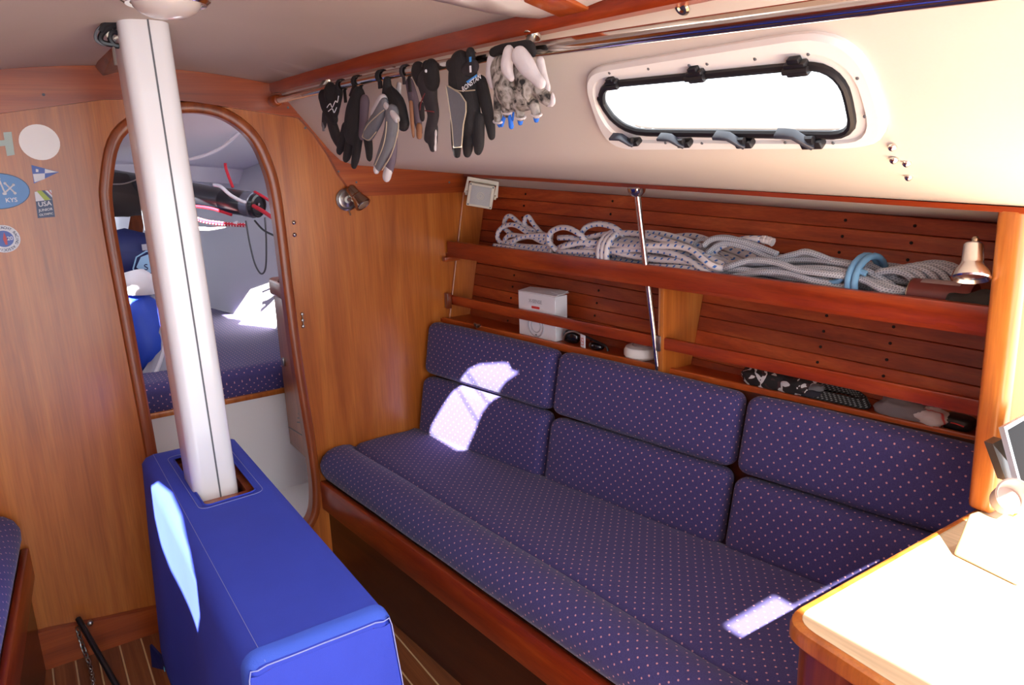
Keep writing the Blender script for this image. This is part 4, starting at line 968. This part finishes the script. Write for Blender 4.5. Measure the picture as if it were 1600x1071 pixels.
obj('rope_tail', tube(px_shelf([(1075, 412), (1092, 412), (1106, 402), (1122, 388), (1140, 380), (1165, 374), (1190, 374)], .075), r1, 8), RA, rc1, sharp=180)
fr_ = px_shelf([(1190, 374), (1200, 376), (1208, 379)], .075)
obj('frayed_end', tube(fr_, [.008]+[.010+.003*rnd.random() for _ in fr_[1:]], 7), gw, rc1, label='frayed rope end')
rc2 = empty('rope_coil', shp(1.45, .08, 0), 'grey checked rope coil tied with light blue cord on the upper shelf', 'rope')
r2 = .0078
obj('hank', tube(hank(1.15, 1.60, 21, r2, .092, .06, 8), r2, 8), RB, rc2, sharp=180)
for k in range(6):
    ca = 1.585+.012*k; c0 = shp(ca, .055+.012*k, .045); pts = []
    for j in range(26):
        an = 2*pi*j/26*1.0; rr = .036+.003*k; pts.append(c0+V((.006*sin(an*2), -rr*1.35*cos(an), max(rr*sin(an), r2-.045))))
    obj('end_loop', tube(pts, r2, 8, True), RB, rc2, sharp=180)
for k, (l, o) in enumerate((([(1100, 384), (1112, 374), (1138, 372), (1180, 384), (1215, 398)], .06), ([(1105, 396), (1130, 380), (1170, 388), (1205, 404), (1240, 398), (1262, 394), (1300, 408)], .06), ([(1096, 402), (1102, 386), (1122, 376), (1150, 374)], .09))):
    obj('loose_strand', tube(px_shelf(l, o), r2, 8), RB, rc2, sharp=180)
obj('loose_strand', tube(px_shelf([(1086, 392), (1087, 380), (1096, 374), (1108, 378)], .09), r2*.8, 8), RB, rc2, sharp=180)
tie = []
for k in range(40):
    an = 2*pi*2*k/39; tie.append(shp(1.51+.03*k/39, .07+.066*cos(an), max(r2, .050+.056*sin(an))))
obj('blue_tie', tube(tie, .0075, 8), RBL, rc2, sharp=180, label='light blue cord tied around the coil')
obj('blue_tie', tube(px_shelf([(1285, 444), (1308, 440), (1322, 432), (1340, 424), (1354, 428)], .025), .0065, 8), RBL, rc2, sharp=180)

# tin and dark pouch at the right end of the shelf
M['tin'] = plain('maroon_tin', S(116, 44, 40), .35, var=.2)
c0, c1 = shp(1.628, .055, .036), shp(1.745, .060, .036)
tn = empty('tin_can', shp(1.70, .06, 0), 'maroon printed tin lying on its side at the right end of the upper shelf', 'tin')
ax = (c1-c0).normalized(); L = (c1-c0).length
obj('tin_body', lathe([(.0, .004), (.033, .004), (.0345, 0), (.034, .004), (.034, L-.004), (.0345, L), (.0, L-.002)], c0, ax, 24), M['tin'], tn)
obj('tin_rim', tube([c0+(ax.orthogonal().normalized()*cos(k*pi/10)+ax.cross(ax.orthogonal().normalized())*sin(k*pi/10))*.034 for k in range(20)], .0016, 6, True), M['brass'], tn)
up_ = V((-.5, 0, .86)); n_ = (up_-ax*up_.dot(ax)).normalized()
obj('tin_label', sweep([c0+ax*.02, c0+ax*(L*.8)], [(.0347*sin(t*.12-.7), .0347*cos(t*.12-.7)) for t in range(0, 7)]+[(.0341*sin(t*.12-.7), .0341*cos(t*.12-.7)) for t in range(6, -1, -1)], up=n_), plain('pale_label', S(176, 150, 150), .5, var=.4), tn)
obj('dark_pouch', grid(10, 10, lambda u, v: shp(1.715+.105*u, .002+.045*v, .012+.050*sin(pi*(.1+.8*v))*(.4+.6*sin(pi*min(1, .15+u*.7)))+.006*sin(9*u+4*v)), None), plain('black_pouch_cloth', S(40, 34, 32), .7), label='dark cloth pouch lying beside the maroon tin', cat='pouch', solid=.004, flat=False)

# ================================================================== THINGS ON THE LEDGE
LZ = .877
def lpt(px, d, h=0.0):
    """point d behind the lip of the ledge, h above it, at the photo's column px"""
    lo, hi = 0.0, 1.84
    for _ in range(40):
        a = (lo+hi)/2
        if proj_x(V((ledx(a)+d, -a, LZ-.012*a+h))) < px: lo = a
        else: hi = a
    return V((ledx(a)+d, -a, LZ-.012*a+h))
def lp(px, py, z): return lpt(px, .055, z-LZ)
bxm = plain('white_carton', S(226, 226, 232), .5); bxg = plain('carton_grey_print', S(168, 168, 176), .5); bxr = plain('carton_red_print', S(206, 60, 60), .5)
bo = empty('carton_box', (1.12, -.5, LZ), 'white cardboard alarm carton with an open lid flap behind the lower fiddle', 'box')
A = at(820, 466, 'X', 1.085); fX = V((.13, -1, 0)).normalized(); fN = V((-1, -.13, 0)).normalized()
Lw, Hh, Dd = .178, .148, .055
o_ = V((1.066, -.385, LZ-.006))
def bxp(u, v, d): return o_+fX*u+V((0, 0, 1))*v-fN*d
def slabp(u0, u1, v0, v1, d0, d1): return hexa([bxp(u0, v0, d0), bxp(u1, v0, d0), bxp(u1, v0, d1), bxp(u0, v0, d1), bxp(u0, v1, d0), bxp(u1, v1, d0), bxp(u1, v1, d1), bxp(u0, v1, d1)], .001, 1)
obj('carton', slabp(0, Lw, 0, Hh, 0, Dd), bxm, bo)
obj('lid_flap', hexa([bxp(.0, Hh+.001, 0), bxp(Lw+.004, Hh+.001, 0), bxp(Lw+.006, Hh+.012, Dd), bxp(.0, Hh+.006, Dd), bxp(.0, Hh+.003, 0), bxp(Lw+.004, Hh+.003, 0), bxp(Lw+.006, Hh+.014, Dd), bxp(.0, Hh+.008, Dd)]), bxm, bo)
obj('tuck_flap', hexa([bxp(Lw-.03, Hh+.012, Dd*.2), bxp(Lw+.012, Hh+.006, Dd*.2), bxp(Lw+.014, Hh+.009, Dd*.9), bxp(Lw-.03, Hh+.014, Dd*.9), bxp(Lw-.03, Hh+.013, Dd*.2), bxp(Lw+.012, Hh+.007, Dd*.2), bxp(Lw+.014, Hh+.010, Dd*.9), bxp(Lw-.03, Hh+.015, Dd*.9)]), bxm, bo)
obj('brand_print', text_geo('X-SENSE', .017, bxp(.085, .122, -.0005), fX, (0, 0, 1)), bxg, bo); obj('red_print', slabp(.066, .104, .098, .106, -.0008, .0), bxr, bo)
for r in (.036, .022): obj('device_print', tube([bxp(.085+r*cos(k*pi/16), .040+r*sin(k*pi/16), -.0004) for k in range(32)], .003 if r > .03 else .002, 5, True), bxg, bo)
obj('device_print', tube([bxp(.085+.003*cos(k*pi/4), .008+.003*sin(k*pi/4), -.0006) for k in range(8)], .0015, 5, True), M['groove'], bo)
obj('caption_print', text_geo('Wi-Fi smoke alarm', .008, bxp(.085, .009, -.0005), fX, (0, 0, 1)), bxg, bo) if False else None
sg = empty('sunglasses', lp(905, 548, LZ), 'black wraparound sunglasses with a white strap tab beside the carton', 'glasses')
def blob(c, ax_, ay_, az_, hx_, hy_, hz_, p=2.4, nz=.0, seed=0, n=14):
    ax_, ay_, az_ = V(ax_).normalized(), V(ay_).normalized(), V(az_).normalized(); vs_, fs = [], []
    e = 2/p; f = lambda t: (abs(t)**e)*(1 if t >= 0 else -1)
    for i in range(n+1):
        ph = -pi/2+pi*i/n
        for k in range(2*n):
            th = pi*k/n; x, y, z = f(cos(ph))*f(cos(th)), f(cos(ph))*f(sin(th)), f(sin(ph))
            d = 1+nz*noise.noise(V((x*2+seed, y*2, z*2)))+nz*.5*noise.noise(V((x*5, y*5+seed, z*5)))
            vs_.append(V(c)+ax_*hx_*x*d+ay_*hy_*y*d+az_*hz_*z*d)
    for i in range(n):
        for k in range(2*n): fs.append((i*2*n+k, i*2*n+(k+1) % (2*n), (i+1)*2*n+(k+1) % (2*n), (i+1)*2*n+k))
    return vs_, fs
Z3 = V((0, 0, 1))
glb = plain('glossy_black_lens', S(18, 20, 26), .08, coat=.5)
obj('lens', blob(lpt(893, .04, .022), fX, fN, Z3, .034, .016, .022, 2.6), glb, sg)
obj('lens', blob(lpt(932, .03, .012), fX, fN, Z3, .028, .018, .013, 2.4), glb, sg)
obj('frame_bridge', tube(smooth_path([lpt(880, .02, .01), lpt(884, .02, .034), lpt(896, .022, .046), lpt(908, .022, .042)], 5), .003, 7), M['satin'], sg)
obj('temple_arm', tube(smooth_path([lpt(915, .024, .038), lpt(928, .02, .032), lpt(946, .018, .022), lpt(950, .016, .008)], 5), .004, 7), M['blk'], sg)
tq = lpt(911, .018, .022)
obj('strap_tab', obox(tq, (fX+Z3*-.2), Z3, fN, .010, .021, .002, .0015), bxm, sg)
obj('tab_print', text_geo('LZS', .016, tq+fN*.0022, V((0, 0, 1)), -fX), bxr, sg)
wd = empty('smoke_alarm', lp(1000, 568, LZ), 'round white plastic alarm disc lying on the ledge beside the steel pole', 'alarm')
c = lpt(1004, .06, 0)
obj('alarm_body', lathe([(.0, 0), (.050, 0), (.056, .008), (.056, .022), (.050, .032), (.038, .036), (0, .037)], c, n=32), M['wplast'], wd)
obj('alarm_ring', tube([c+V((.030*cos(k*pi/14), .030*sin(k*pi/14), .0367)) for k in range(28)], .0015, 5, True), bxg, wd)
gb = empty('folded_gloves', lp(1220, 610, LZ), 'bundle of black and white patterned gloves on the ledge behind the after cushions', 'gloves')
m, nt, b_ = newmat('black_white_patches'); g_ = N(nt, 'ShaderNodeNewGeometry'); nz = N(nt, 'ShaderNodeTexNoise', Scale=34.0, Detail=1.0, Distortion=.8); nt.links.new(g_.outputs['Position'], nz.inputs['Vector'])
r_ = ramp(nt, nz.outputs['Fac'], [(.30, S(26, 22, 24)), (.53, S(60, 34, 36)), (.57, S(206, 204, 206))]); r_.color_ramp.interpolation = 'CONSTANT'
nt.links.new(r_.outputs[0], b_.inputs['Base Color']); b_.inputs['Roughness'].default_value = .8
obj('glove_body', blob(lpt(1200, .034, .022), fX, fN, Z3, .075, .030, .026, 2.6, .18, 3), m, gb)
obj('glove_body', blob(lpt(1245, .036, .022), fX, fN, Z3, .050, .034, .025, 2.6, .18, 8), m, gb)
obj('grey_cuff', blob(lpt(1262, .03, .020), (fX+Z3*.2), fN, Z3, .042, .016, .012, 2.6, .1, 5), gg, gb)
obj('dark_finger', blob(lpt(1268, .022, .012), fX, fN, Z3, .030, .014, .012, 2.6, .1, 6), plain('dark_navy_knit', S(36, 36, 48), .8), gb)
cd_ = empty('cord_bundle', lp(1320, 632, LZ), 'looped black cord with grey flecks on the ledge beside the patterned gloves', 'cord')
RC = ropemat('black_cord_flecked', S(26, 26, 28), S(120, 124, 126), .011, 4, .2, .25)
for k in range(5):
    pts = [(1258, .02, .008), (1285, .055, .016), (1320, .065, .018), (1346, .055, .012), (1358, .035, .008), (1346, .018, .006), (1310, .014, .008), (1275, .012, .008)]
    obj('cord_loop', tube(smooth_path([lpt(x-k*1.5, d+.003*k, h+.003*k) for x, d, h in pts], 6, True), .0045, 7, True), RC, cd_, sharp=180)
obj('green_whipping', blob(lpt(1297, .03, .014), fX, fN, Z3, .016, .008, .008), plain('sea_green_tape', S(60, 150, 130), .6), cd_)
def cloth_heap(name, px, py, hx_, hy_, hz_, mat, label, cat, seed, z=None):
    return obj(name, blob(lpt(px, hy_+.002, hz_*.75), fX, fN, Z3, hx_, hy_, hz_, 2.2, .28, seed, 16), mat, label=label, cat=cat, sharp=120)
cloth_heap('grey_cap', 1410, 664, .058, .028, .024, plain('grey_cap_cloth', S(120, 112, 116), .85, bump=.4, bscale=500), 'grey cloth cap on the ledge near the after end', 'cap', 2)
m, nt, b_ = newmat('white_cloth_red_print'); g_ = N(nt, 'ShaderNodeNewGeometry'); wv = N(nt, 'ShaderNodeTexWave', Scale=9.0, Distortion=9.0, Detail=2.0); nt.links.new(g_.outputs['Position'], wv.inputs['Vector'])
nt.links.new(ramp(nt, wv.outputs['Fac'], [(.0, S(196, 70, 70)), (.08, S(190, 176, 178)), (1, S(206, 198, 200))]).outputs[0], b_.inputs['Base Color']); b_.inputs['Roughness'].default_value = .85
cloth_heap('crumpled_rag', 1450, 672, .046, .026, .021, m, 'crumpled white rag with red print on the ledge', 'rag', 11)
cs = empty('small_case', lp(1497, 682, LZ), 'small black case with red edge at the after end of the ledge', 'case')
obj('case_body', blob(lpt(1497, .04, .014), fX, fN, Z3, .034, .026, .016, 3.2), M['blk'], cs)
obj('case_zip', tube(smooth_path([lpt(1480, .02, .014), lpt(1492, .012, .018), lpt(1506, .014, .014)], 4), .0016, 6), bxr, cs)

# ================================================================== CHART TABLE FITTINGS
hd_ = empty('cup_holder', (1.0, -1.97, TOPZ), 'cream sloping holder with a round white cup on the chart table by the post', 'holder')
P0 = at(1530, 852, 'Z', TOPZ+.002); P1 = at(1612, 890, 'Z', TOPZ+.002)
e1 = (P1-P0).normalized(); e2 = V((-e1.y, e1.x, 0)); e2 = e2 if e2.y > 0 else -e2
Lh = (P1-P0).length*1.25
def hp(u, d, z): return P0+e1*u+e2*d+Z3*z
obj('holder_body', hexa([hp(0, 0, 0), hp(Lh, 0, 0), hp(Lh, .07, 0), hp(0, .07, 0), hp(.018, .045, .085), hp(Lh, .045, .085), hp(Lh, .07, .085), hp(.018, .07, .085)], .006, 3), plain('tan_holder', S(172, 150, 114), .5), hd_)
cc = at(1582, 777, 'Y', -1.985)
axc = (V((-.62, -.52, .58))).normalized()
obj('cup', lathe([(.0, -.035), (.022, -.035), (.025, .0), (.0275, .012), (.025, .014), (.0225, .008), (.020, -.025), (.0, -.027)], cc, axc, 28), plain('pale_pink_cup', S(182, 164, 156), .4), hd_)
cs2 = empty('document_frame', (1.15, -1.9, .9), 'clear-edged document frame leaning on the half bulkhead at the right edge', 'frame')
q0, q1, q2, q3 = at(1566, 670, 'Y', -1.915), at(1620, 640, 'Y', -1.915), at(1640, 760, 'Y', -1.965), at(1598, 790, 'Y', -1.965)
nn = (q1-q0).cross(q3-q0).normalized(); nn = nn if nn.y < 0 else -nn
obj('frame_edge', sweep([q0, q1, q2, q3], [(-.004, -.004), (.006, -.004), (.006, .005), (-.004, .005)], True, up=nn), plain('clear_acrylic_edge', S(206, 208, 214), .12, .6), cs2)
obj('frame_sheet', ([q0, q1, q2, q3], [(0, 1, 2, 3)]), plain('dark_print_sheet', S(16, 11, 15), .5, spec=.15), cs2, solid=.003)
bk0 = [at(1551, 694, 'Y', -1.905), at(1566, 686, 'Y', -1.905), at(1600, 752, 'Y', -1.93), at(1572, 752, 'Y', -1.93)]
obj('black_wallet', (bk0+[p+V((0, .014, 0)) for p in bk0], [(0, 1, 2, 3), (7, 6, 5, 4), (0, 4, 5, 1), (1, 5, 6, 2), (2, 6, 7, 3), (3, 7, 4, 0)]), plain('dark_brown_leather', S(56, 48, 42), .25, coat=.4), label='dark leather wallet tucked behind the document frame', cat='wallet')

# ================================================================== THINGS ON THE SOLE
ba = empty('tiller_bar', (-.3, -.2, 0), 'black metal bar leaning on the baseboard with a chain beside it', 'bar')
b0, b1 = at(122, 967, 'Y', -.035), at(184, 1075, 'Z', .012)
obj('bar_tube', tube([b0, b1+(b1-b0)*.25], .0085, 10), M['blk'], ba)
obj('bar_fitting', lathe([(.006, 0), (.010, .004), (.006, .010), (.002, .012)], at(140, 974, 'Y', -.04), (.5, -.8, .3), 12), M['satin'], ba)
ch = empty('chain', at(140, 1060, 'Z', .004), 'galvanised chain hanging from the baseboard beside the black bar', 'chain')
cp = smooth_path([at(121, 982, 'Y', -.03), at(126, 1000, 'Y', -.03), at(132, 1018, 'Y', -.04), at(139, 1036, 'Z', .008), at(144, 1056, 'Z', .008), at(148, 1085, 'Z', .008)], 4)
acc = 0; last = cp[0]; k = 0
for i in range(1, len(cp)):
    while (cp[i]-last).length > .017:
        d = (cp[i]-last).normalized(); c = last+d*.0085; n1 = d.orthogonal().normalized(); n2 = d.cross(n1); sd = n1 if k % 2 else n2
        obj('chain_link', tube([c+d*.012*cos(t*pi/6)+sd*.0065*sin(t*pi/6) for t in range(12)], .0022, 6, True), M['satin'], ch)
        last = last+d*.017; k += 1
fo = empty('navy_folder', at(250, 1060, 'Z', .004), 'navy folder with a pale blue corner line standing on the sole by the blue cover', 'folder')
F = [at(234, 1009, 'Y', -.20), at(270, 1048, 'Y', -.26), at(284, 1120, 'Y', -.28), at(243, 1100, 'Y', -.20)]
fn_ = (F[1]-F[0]).cross(F[3]-F[0]).normalized()*.008
obj('folder_cover', (F+[p+fn_ for p in F], [(0, 1, 2, 3), (7, 6, 5, 4), (0, 4, 5, 1), (1, 5, 6, 2), (2, 6, 7, 3), (3, 7, 4, 0)]), plain('navy_vinyl', S(24, 30, 84), .5), fo)
m_ = at(256, 1046, 'Y', -.235)-fn_*0; sgn = -1 if fn_.dot(CAM-m_) < 0 else 1
obj('corner_line', tube([at(264, 1085, 'Y', -.262), at(256, 1042, 'Y', -.242), at(266, 1056, 'Y', -.256)], .0016, 5), plain('pale_blue_line', S(110, 190, 220), .5), fo)

# ================================================================== FOREPEAK BEYOND THE DOORWAY
def fhx(y, z):
    t = [(.03, .76), (.4, .72), (1.04, .636), (1.55, .573), (1.83, .512), (2.3, .36), (2.75, .05)]
    for (ya, xa), (yb, xb) in zip(t, t[1:]):
        if y <= yb: return xa+(xb-xa)*(y-ya)/(yb-ya)+(z-.7)*.16
    return t[-1][1]+(z-.7)*.16
M['fpw'] = plain('forepeak_white_lining', S(222, 220, 228), .55, bump=.05, bscale=120)
obj('wall_forepeak_starboard', grid(18, 6, lambda u, v: (fhx(.03+2.72*u, .15+1.33*v), .03+2.72*u, .15+1.33*v)), M['fpw'], label='white starboard hull side of the forepeak beyond the doorway', cat='wall', kind='structure', solid=.006, flat=False)
obj('wall_forepeak_port', grid(18, 6, lambda u, v: (-fhx(.03+2.72*u, .15+1.33*v), .03+2.72*u, .15+1.33*v)), M['fpw'], label='white port hull side of the forepeak beyond the doorway', cat='wall', kind='structure', solid=.006, flat=False)
FH = [(-.174, .761), (-.208, .374), (-.125, .123), (.02, .25), (.103, .384), (.082, .63), (-.081, .713)]
def fz_(x, y): return 1.735-.165*max(0, y)-.035*(x/.6)**2
cf = obj('ceiling_forepeak', sheet([(-.9, .03), (.9, .03), (.9, 1.5), (-.9, 1.5)], [FH], .12, lambda x, y: (x, y, fz_(x, y))), M['fpw'], label='white forepeak deckhead with an open hatch', cat='ceiling', kind='structure', solid=.01, flat=False)
obj('wall_forepeak_step', grid(10, 2, lambda u, v: (-.9+1.8*u, 1.5+.05*v, fz_(-.9+1.8*u, 1.5)-.075*v)), M['fpw'], label='low white step across the forepeak deckhead', cat='wall', kind='structure', solid=.006)
obj('ceiling_bow', grid(8, 6, lambda u, v: (-.9+1.8*u, 1.55+1.4*v, fz_(-.9+1.8*u, 1.5)-.075-.02*v)), M['fpw'], label='white underside of the foredeck at the bow', cat='ceiling', kind='structure', solid=.006)
obj('floor_forepeak', box(-.6, .72, .03, .42, .12, .185), M['gel'], label='white forepeak floor behind the doorway sill', cat='floor', kind='structure')
be = empty('bow_berth', (.1, 1.0, .185), 'bow berth with navy dotted cushion above a white front panel', 'berth')
obj('front_panel', box(-.72, .74, .40, .42, .185, .60), M['gel'], be)
obj('front_lip', box(-.72, .74, .388, .41, .585, .606, .004), M['board'], be)
def berth_pt(u, v):
    y = .40+2.2*v; x = (-1+2*u)*(fhx(max(y, .03), .7)-.004); e = max(0, 1-v*2.2/.05)
    return V((x, y, .705-.045*(1-sqrt(max(0, 1-e*e)))))
bg_ = grid(24, 40, lambda u, v: berth_pt(u, v**1.8), lambda u, v: (berth_pt(u, v**1.8).x, berth_pt(u, v**1.8).y))
obj('berth_cushion', bg_, M['fab'], be, sharp=70)
obj('cushion_front', grid(24, 3, lambda u, v: (berth_pt(u, 0).x, .40-.004*sin(pi*v), .66-.054*v), lambda u, v: (berth_pt(u, 0).x, -.06*v)), M['fab'], be, sharp=70)
lk = empty('hanging_locker', (.6, .2, .38), 'narrow wooden locker just inside the doorway on the right', 'locker')
lkm = wood('locker_veneer', S(132, 70, 40), S(156, 90, 56), S(174, 108, 72), 'Z', 18, .35)
obj('locker_body', box(.452, .80, .05, .345, .39, 1.0, .003), lkm, lk)
obj('locker_fiddle', box(.440, .80, .05, .358, .985, 1.052, .014, 3), lkm, lk); obj('locker_knob', lathe([(.006, 0), (.010, .006), (.008, .012), (0, .013)], (.44, .20, 1.052), (0, 0, 1), 12), M['trimZ'], lk)
obj('locker_latch', obox((.449, .30, .735), (1, 0, 0), (0, 1, 0), Z3, .005, .010, .016, .003), M['satin'], lk)
for k in range(3): obj('vent_slot', obox((.4515, .16+.012*k, .565-.02*k), (1, 0, 0), (0, 1, -.25), Z3, .001, .035, .0022), M['groove'], lk)
obj('panel_line', obox((.4515, .2, .475), (1, 0, 0), (0, 1, -.1), Z3, .001, .14, .0018), M['groove'], lk)

# sail bags
def sack(name, pts, radii, mat, parent, seed, wr_=.12, flat_=1.0, label=None):
    sp = smooth_path([V(p) for p in pts], 6); rp = [q.x for q in smooth_path([V((r, 0, 0)) for r in radii], 6)]
    g = tube(sp, rp, 28); vs_ = []
    for i, v in enumerate(g[0]):
        c = sp[i//29]; d = v-c; k = 1+wr_*noise.noise(V((v.x*9+seed, v.y*9, v.z*5)))+wr_*.5*noise.noise(V((v.x*24, v.y*24+seed, v.z*9)))
        vs_.append(c+V((d.x, d.y*flat_, d.z))*k)
    return obj(name, (vs_, g[1]), mat, parent, sharp=180, label=label)
nvy = plain('navy_nylon', S(26, 36, 92), .6, bump=.3, bscale=60, var=.15); rbl = plain('royal_blue_nylon', S(34, 74, 196), .5, bump=.3, bscale=40, var=.15); wny = plain('white_nylon', S(224, 222, 232), .6, bump=.3, bscale=60); gny = plain('grey_band_cloth', S(164, 164, 180), .7, bump=.3, bscale=300)
bgA = empty('sail_bag', (.03, .75, .70), 'bright blue sail bag with white neck and grey bands on the berth', 'bag')
sack('bag_body', [(.02, .74, 1.02), (.01, .72, .96), (.02, .72, .86), (.06, .72, .76), (.07, .72, .705)], [.03, .075, .105, .10, .075], rbl, bgA, 2, .3)
sack('bag_neck', [(.03, .72, 1.075), (.035, .71, 1.04), (.03, .71, 1.0)], [.05, .075, .07], wny, bgA, 5, .2)
def band_on(l, wd): 
    P = [at_plane(x, y, V((.04, .615, .8)), V((-.2, -1, .12)).normalized()) for x, y in l]; return P
def strip(l1, l2, mat, off, label=None):
    n = 10; a = smooth_path(band_on(l1, 0), 4); b = smooth_path(band_on(l2, 0), 4); m_ = min(len(a), len(b))
    vs_ = [p+V((0, -off, 0)) for p in a[:m_]]+[p+V((0, -off, 0)) for p in b[:m_]]
    return obj('reflective_band', (vs_, [(i, i+1, m_+i+1, m_+i) for i in range(m_-1)]), mat, bgA, solid=.003, label=label, flat=False)
strip([(252, 494), (248, 520), (235, 560), (221, 583)], [(275, 500), (270, 545), (262, 585), (252, 612)], gny, .0, 'grey band across the bag')
strip([(258, 510), (252, 550), (236, 590), (226, 604)], [(262, 512), (256, 556), (242, 594), (232, 608)], wny, .004)
bgB = empty('sail_bag', (.06, .98, 1.04), 'navy sail bag with a pale printed badge behind the bright blue bag', 'bag')
sack('bag_body', [(-.16, .98, 1.10), (-.05, .97, 1.12), (.10, .97, 1.11), (.22, .98, 1.08)], [.06, .095, .10, .05], nvy, bgB, 9, .12)
sack('bag_base', [(-.14, 1.0, .72), (-.02, 1.0, .9), (.08, 1.0, 1.0)], [.12, .13, .10], nvy, bgB, 12, .12)
ptl = plain('pale_blue_badge', S(150, 190, 226), .6); e_u = V((1, 0, .04)); 
def bp3(x, y): return at(x, y, 'Y', .862)
obj('badge', ([bp3(*p) for p in ((213, 418), (220, 402), (236, 396), (252, 400), (256, 416), (246, 424), (228, 428))], [(0, 1, 2, 3, 4, 5, 6)]), ptl, bgB, solid=.003)
obj('badge_edge', tube([bp3(*p)+V((0, -.003, 0)) for p in ((211, 428), (208, 420), (213, 402), (228, 393), (246, 392))], .003, 5), ptl, bgB)
obj('badge_letter', text_geo('S', .034, bp3(228, 418)+V((0, -.003, 0)), (1, 0, .1), (0, 0, 1)), nvy, bgB)
obj('badge_tab', obox(bp3(232, 386), (1, 0, 0), (0, 1, 0), Z3, .024, .002, .012), gny, bgB)
bgC = empty('sail_bag', (-.1, 1.2, 1.2), 'dark brown sail bag hung high behind the left side of the doorway', 'bag')
sack('bag_body', [(-.30, 1.15, 1.36), (-.05, 1.15, 1.36), (.12, 1.15, 1.34), (.2, 1.15, 1.3)], [.05, .085, .085, .04], plain('dark_brown_cloth', S(40, 28, 28), .7), bgC, 4, .2)
obj('bag_cord', tube(smooth_path([at(x, y, 'Y', 1.0) for x, y in ((172, 288), (195, 287), (215, 280))], 5), .003, 6), M['satin'], bgC)
obj('shelf_strut', hexa([at(198, 372, 'Y', 1.3), at(222, 372, 'Y', 1.3), at(228, 325, 'Y', 1.34), at(206, 325, 'Y', 1.34), at(198, 372, 'Y', 1.33), at(222, 372, 'Y', 1.33), at(228, 325, 'Y', 1.37), at(206, 325, 'Y', 1.37)]), M['trimZ'], label='dark wooden strut in the forepeak behind the navy bag', cat='strut')

# spinnaker pole and lines
carb = plain('carbon_tube', S(44, 44, 50), .28, coat=.5, var=.5); blkf = plain('black_end_fitting', S(22, 22, 28), .3, coat=.3)
E1, E0 = at(404, 322, 'Y', .62), at(255, 296, 'Y', 1.02)
sk = empty('spinnaker_pole', (E1+E0)/2-V((0, 0, .06)), 'black carbon spinnaker pole slung under the forepeak deckhead', 'pole')
ax = (E1-E0).normalized(); Lp = (E1-E0).length
obj('pole_tube', lathe([(.0, -.3), (.047, -.3), (.047, Lp-.16)], E0, ax, 28), carb, sk)
obj('end_fitting', lathe([(.048, Lp-.17), (.050, Lp-.165), (.050, Lp-.055), (.046, Lp-.05), (.047, Lp), (.040, Lp+.004), (.036, Lp-.004), (0, Lp-.004)], E0, ax, 28), blkf, sk)
obj('clear_sleeve', lathe([(.0485, Lp-.06), (.0515, Lp-.058), (.0515, Lp-.02), (.0485, Lp-.018)], E0, ax, 28), plain('silver_sleeve', S(120, 124, 140), .2, .4), sk)
obj('end_rivet', lathe([(.007, 0), (.006, .003), (0, .004)], E1+V((0, 0, .006)), ax, 10), M['steel'], sk)
LR = plain('red_line', S(204, 34, 56), .7, bump=.4, bscale=900); LRW = ropemat('red_white_line', S(206, 40, 66), S(236, 220, 226), .012, 3, .22, .3)
def line(name, l, r, mat, label, cat, n=6): return obj(name, tube(smooth_path([at(x, y, 'Y', yy) for x, y, yy in l], n), r, 7), mat, label=label, cat=cat, sharp=180)
line('red_line', [(352, 255, .78), (353, 263, .78), (358, 278, .76), (364, 293, .74)], .006, LR, 'short red line holding the pole up to the deckhead', 'line')
line('red_line', [(398, 300, .60), (412, 308, .52), (430, 320, .42), (446, 332, .32)], .0055, LR, 'upper red line leaving the pole end towards the locker', 'line')
line('red_line', [(396, 322, .58), (410, 330, .50), (428, 342, .40), (446, 354, .30)], .008, LR, 'lower red line leaving the pole end towards the locker', 'line')
line('red_line', [(300, 322, .8), (330, 326, .72), (362, 336, .66)], .006, LR, 'red line under the spinnaker pole', 'line')
line('braided_line', [(296, 338, .78), (320, 346, .74), (350, 350, .70), (384, 352, .64)], .009, LRW, 'red and white braided line below the spinnaker pole', 'line')
line('white_line', [(296, 356, .80), (325, 358, .76), (355, 353, .70), (372, 349, .66)], .009, wny, 'white line sagging below the braided line', 'line')
line('thin_cable', [(294, 250, .9), (325, 241, .85), (350, 228, .8), (375, 206, .72), (392, 194, .66)], .007, wny, 'white cable along the forepeak deckhead', 'cable')
line('thin_cable', [(384, 345, .62), (390, 380, .62), (398, 412, .62), (408, 428, .62), (415, 418, .6), (416, 380, .56), (414, 340, .54)], .0035, M['groove'], 'thin dark cable hanging in a loop below the pole end', 'cable')
line('thin_cable', [(398, 345, .55), (412, 360, .48), (432, 370, .36)], .004, M['blk'], 'thin black cable running from the pole end to the locker', 'cable')
line('bungee_cord', [(334, 289, .70), (345, 292, .655), (360, 305, .62), (378, 315, .60), (384, 316, .62)], .007, wny, 'white cord tied over the spinnaker pole', 'cord')
obj('deck_eye', box(.42, .45, .76, .80, fz_(.43, .78)-.012, fz_(.43, .78)-.002, .002), M['blk'], label='small black eye on the forepeak deckhead', cat='eye') if False else None
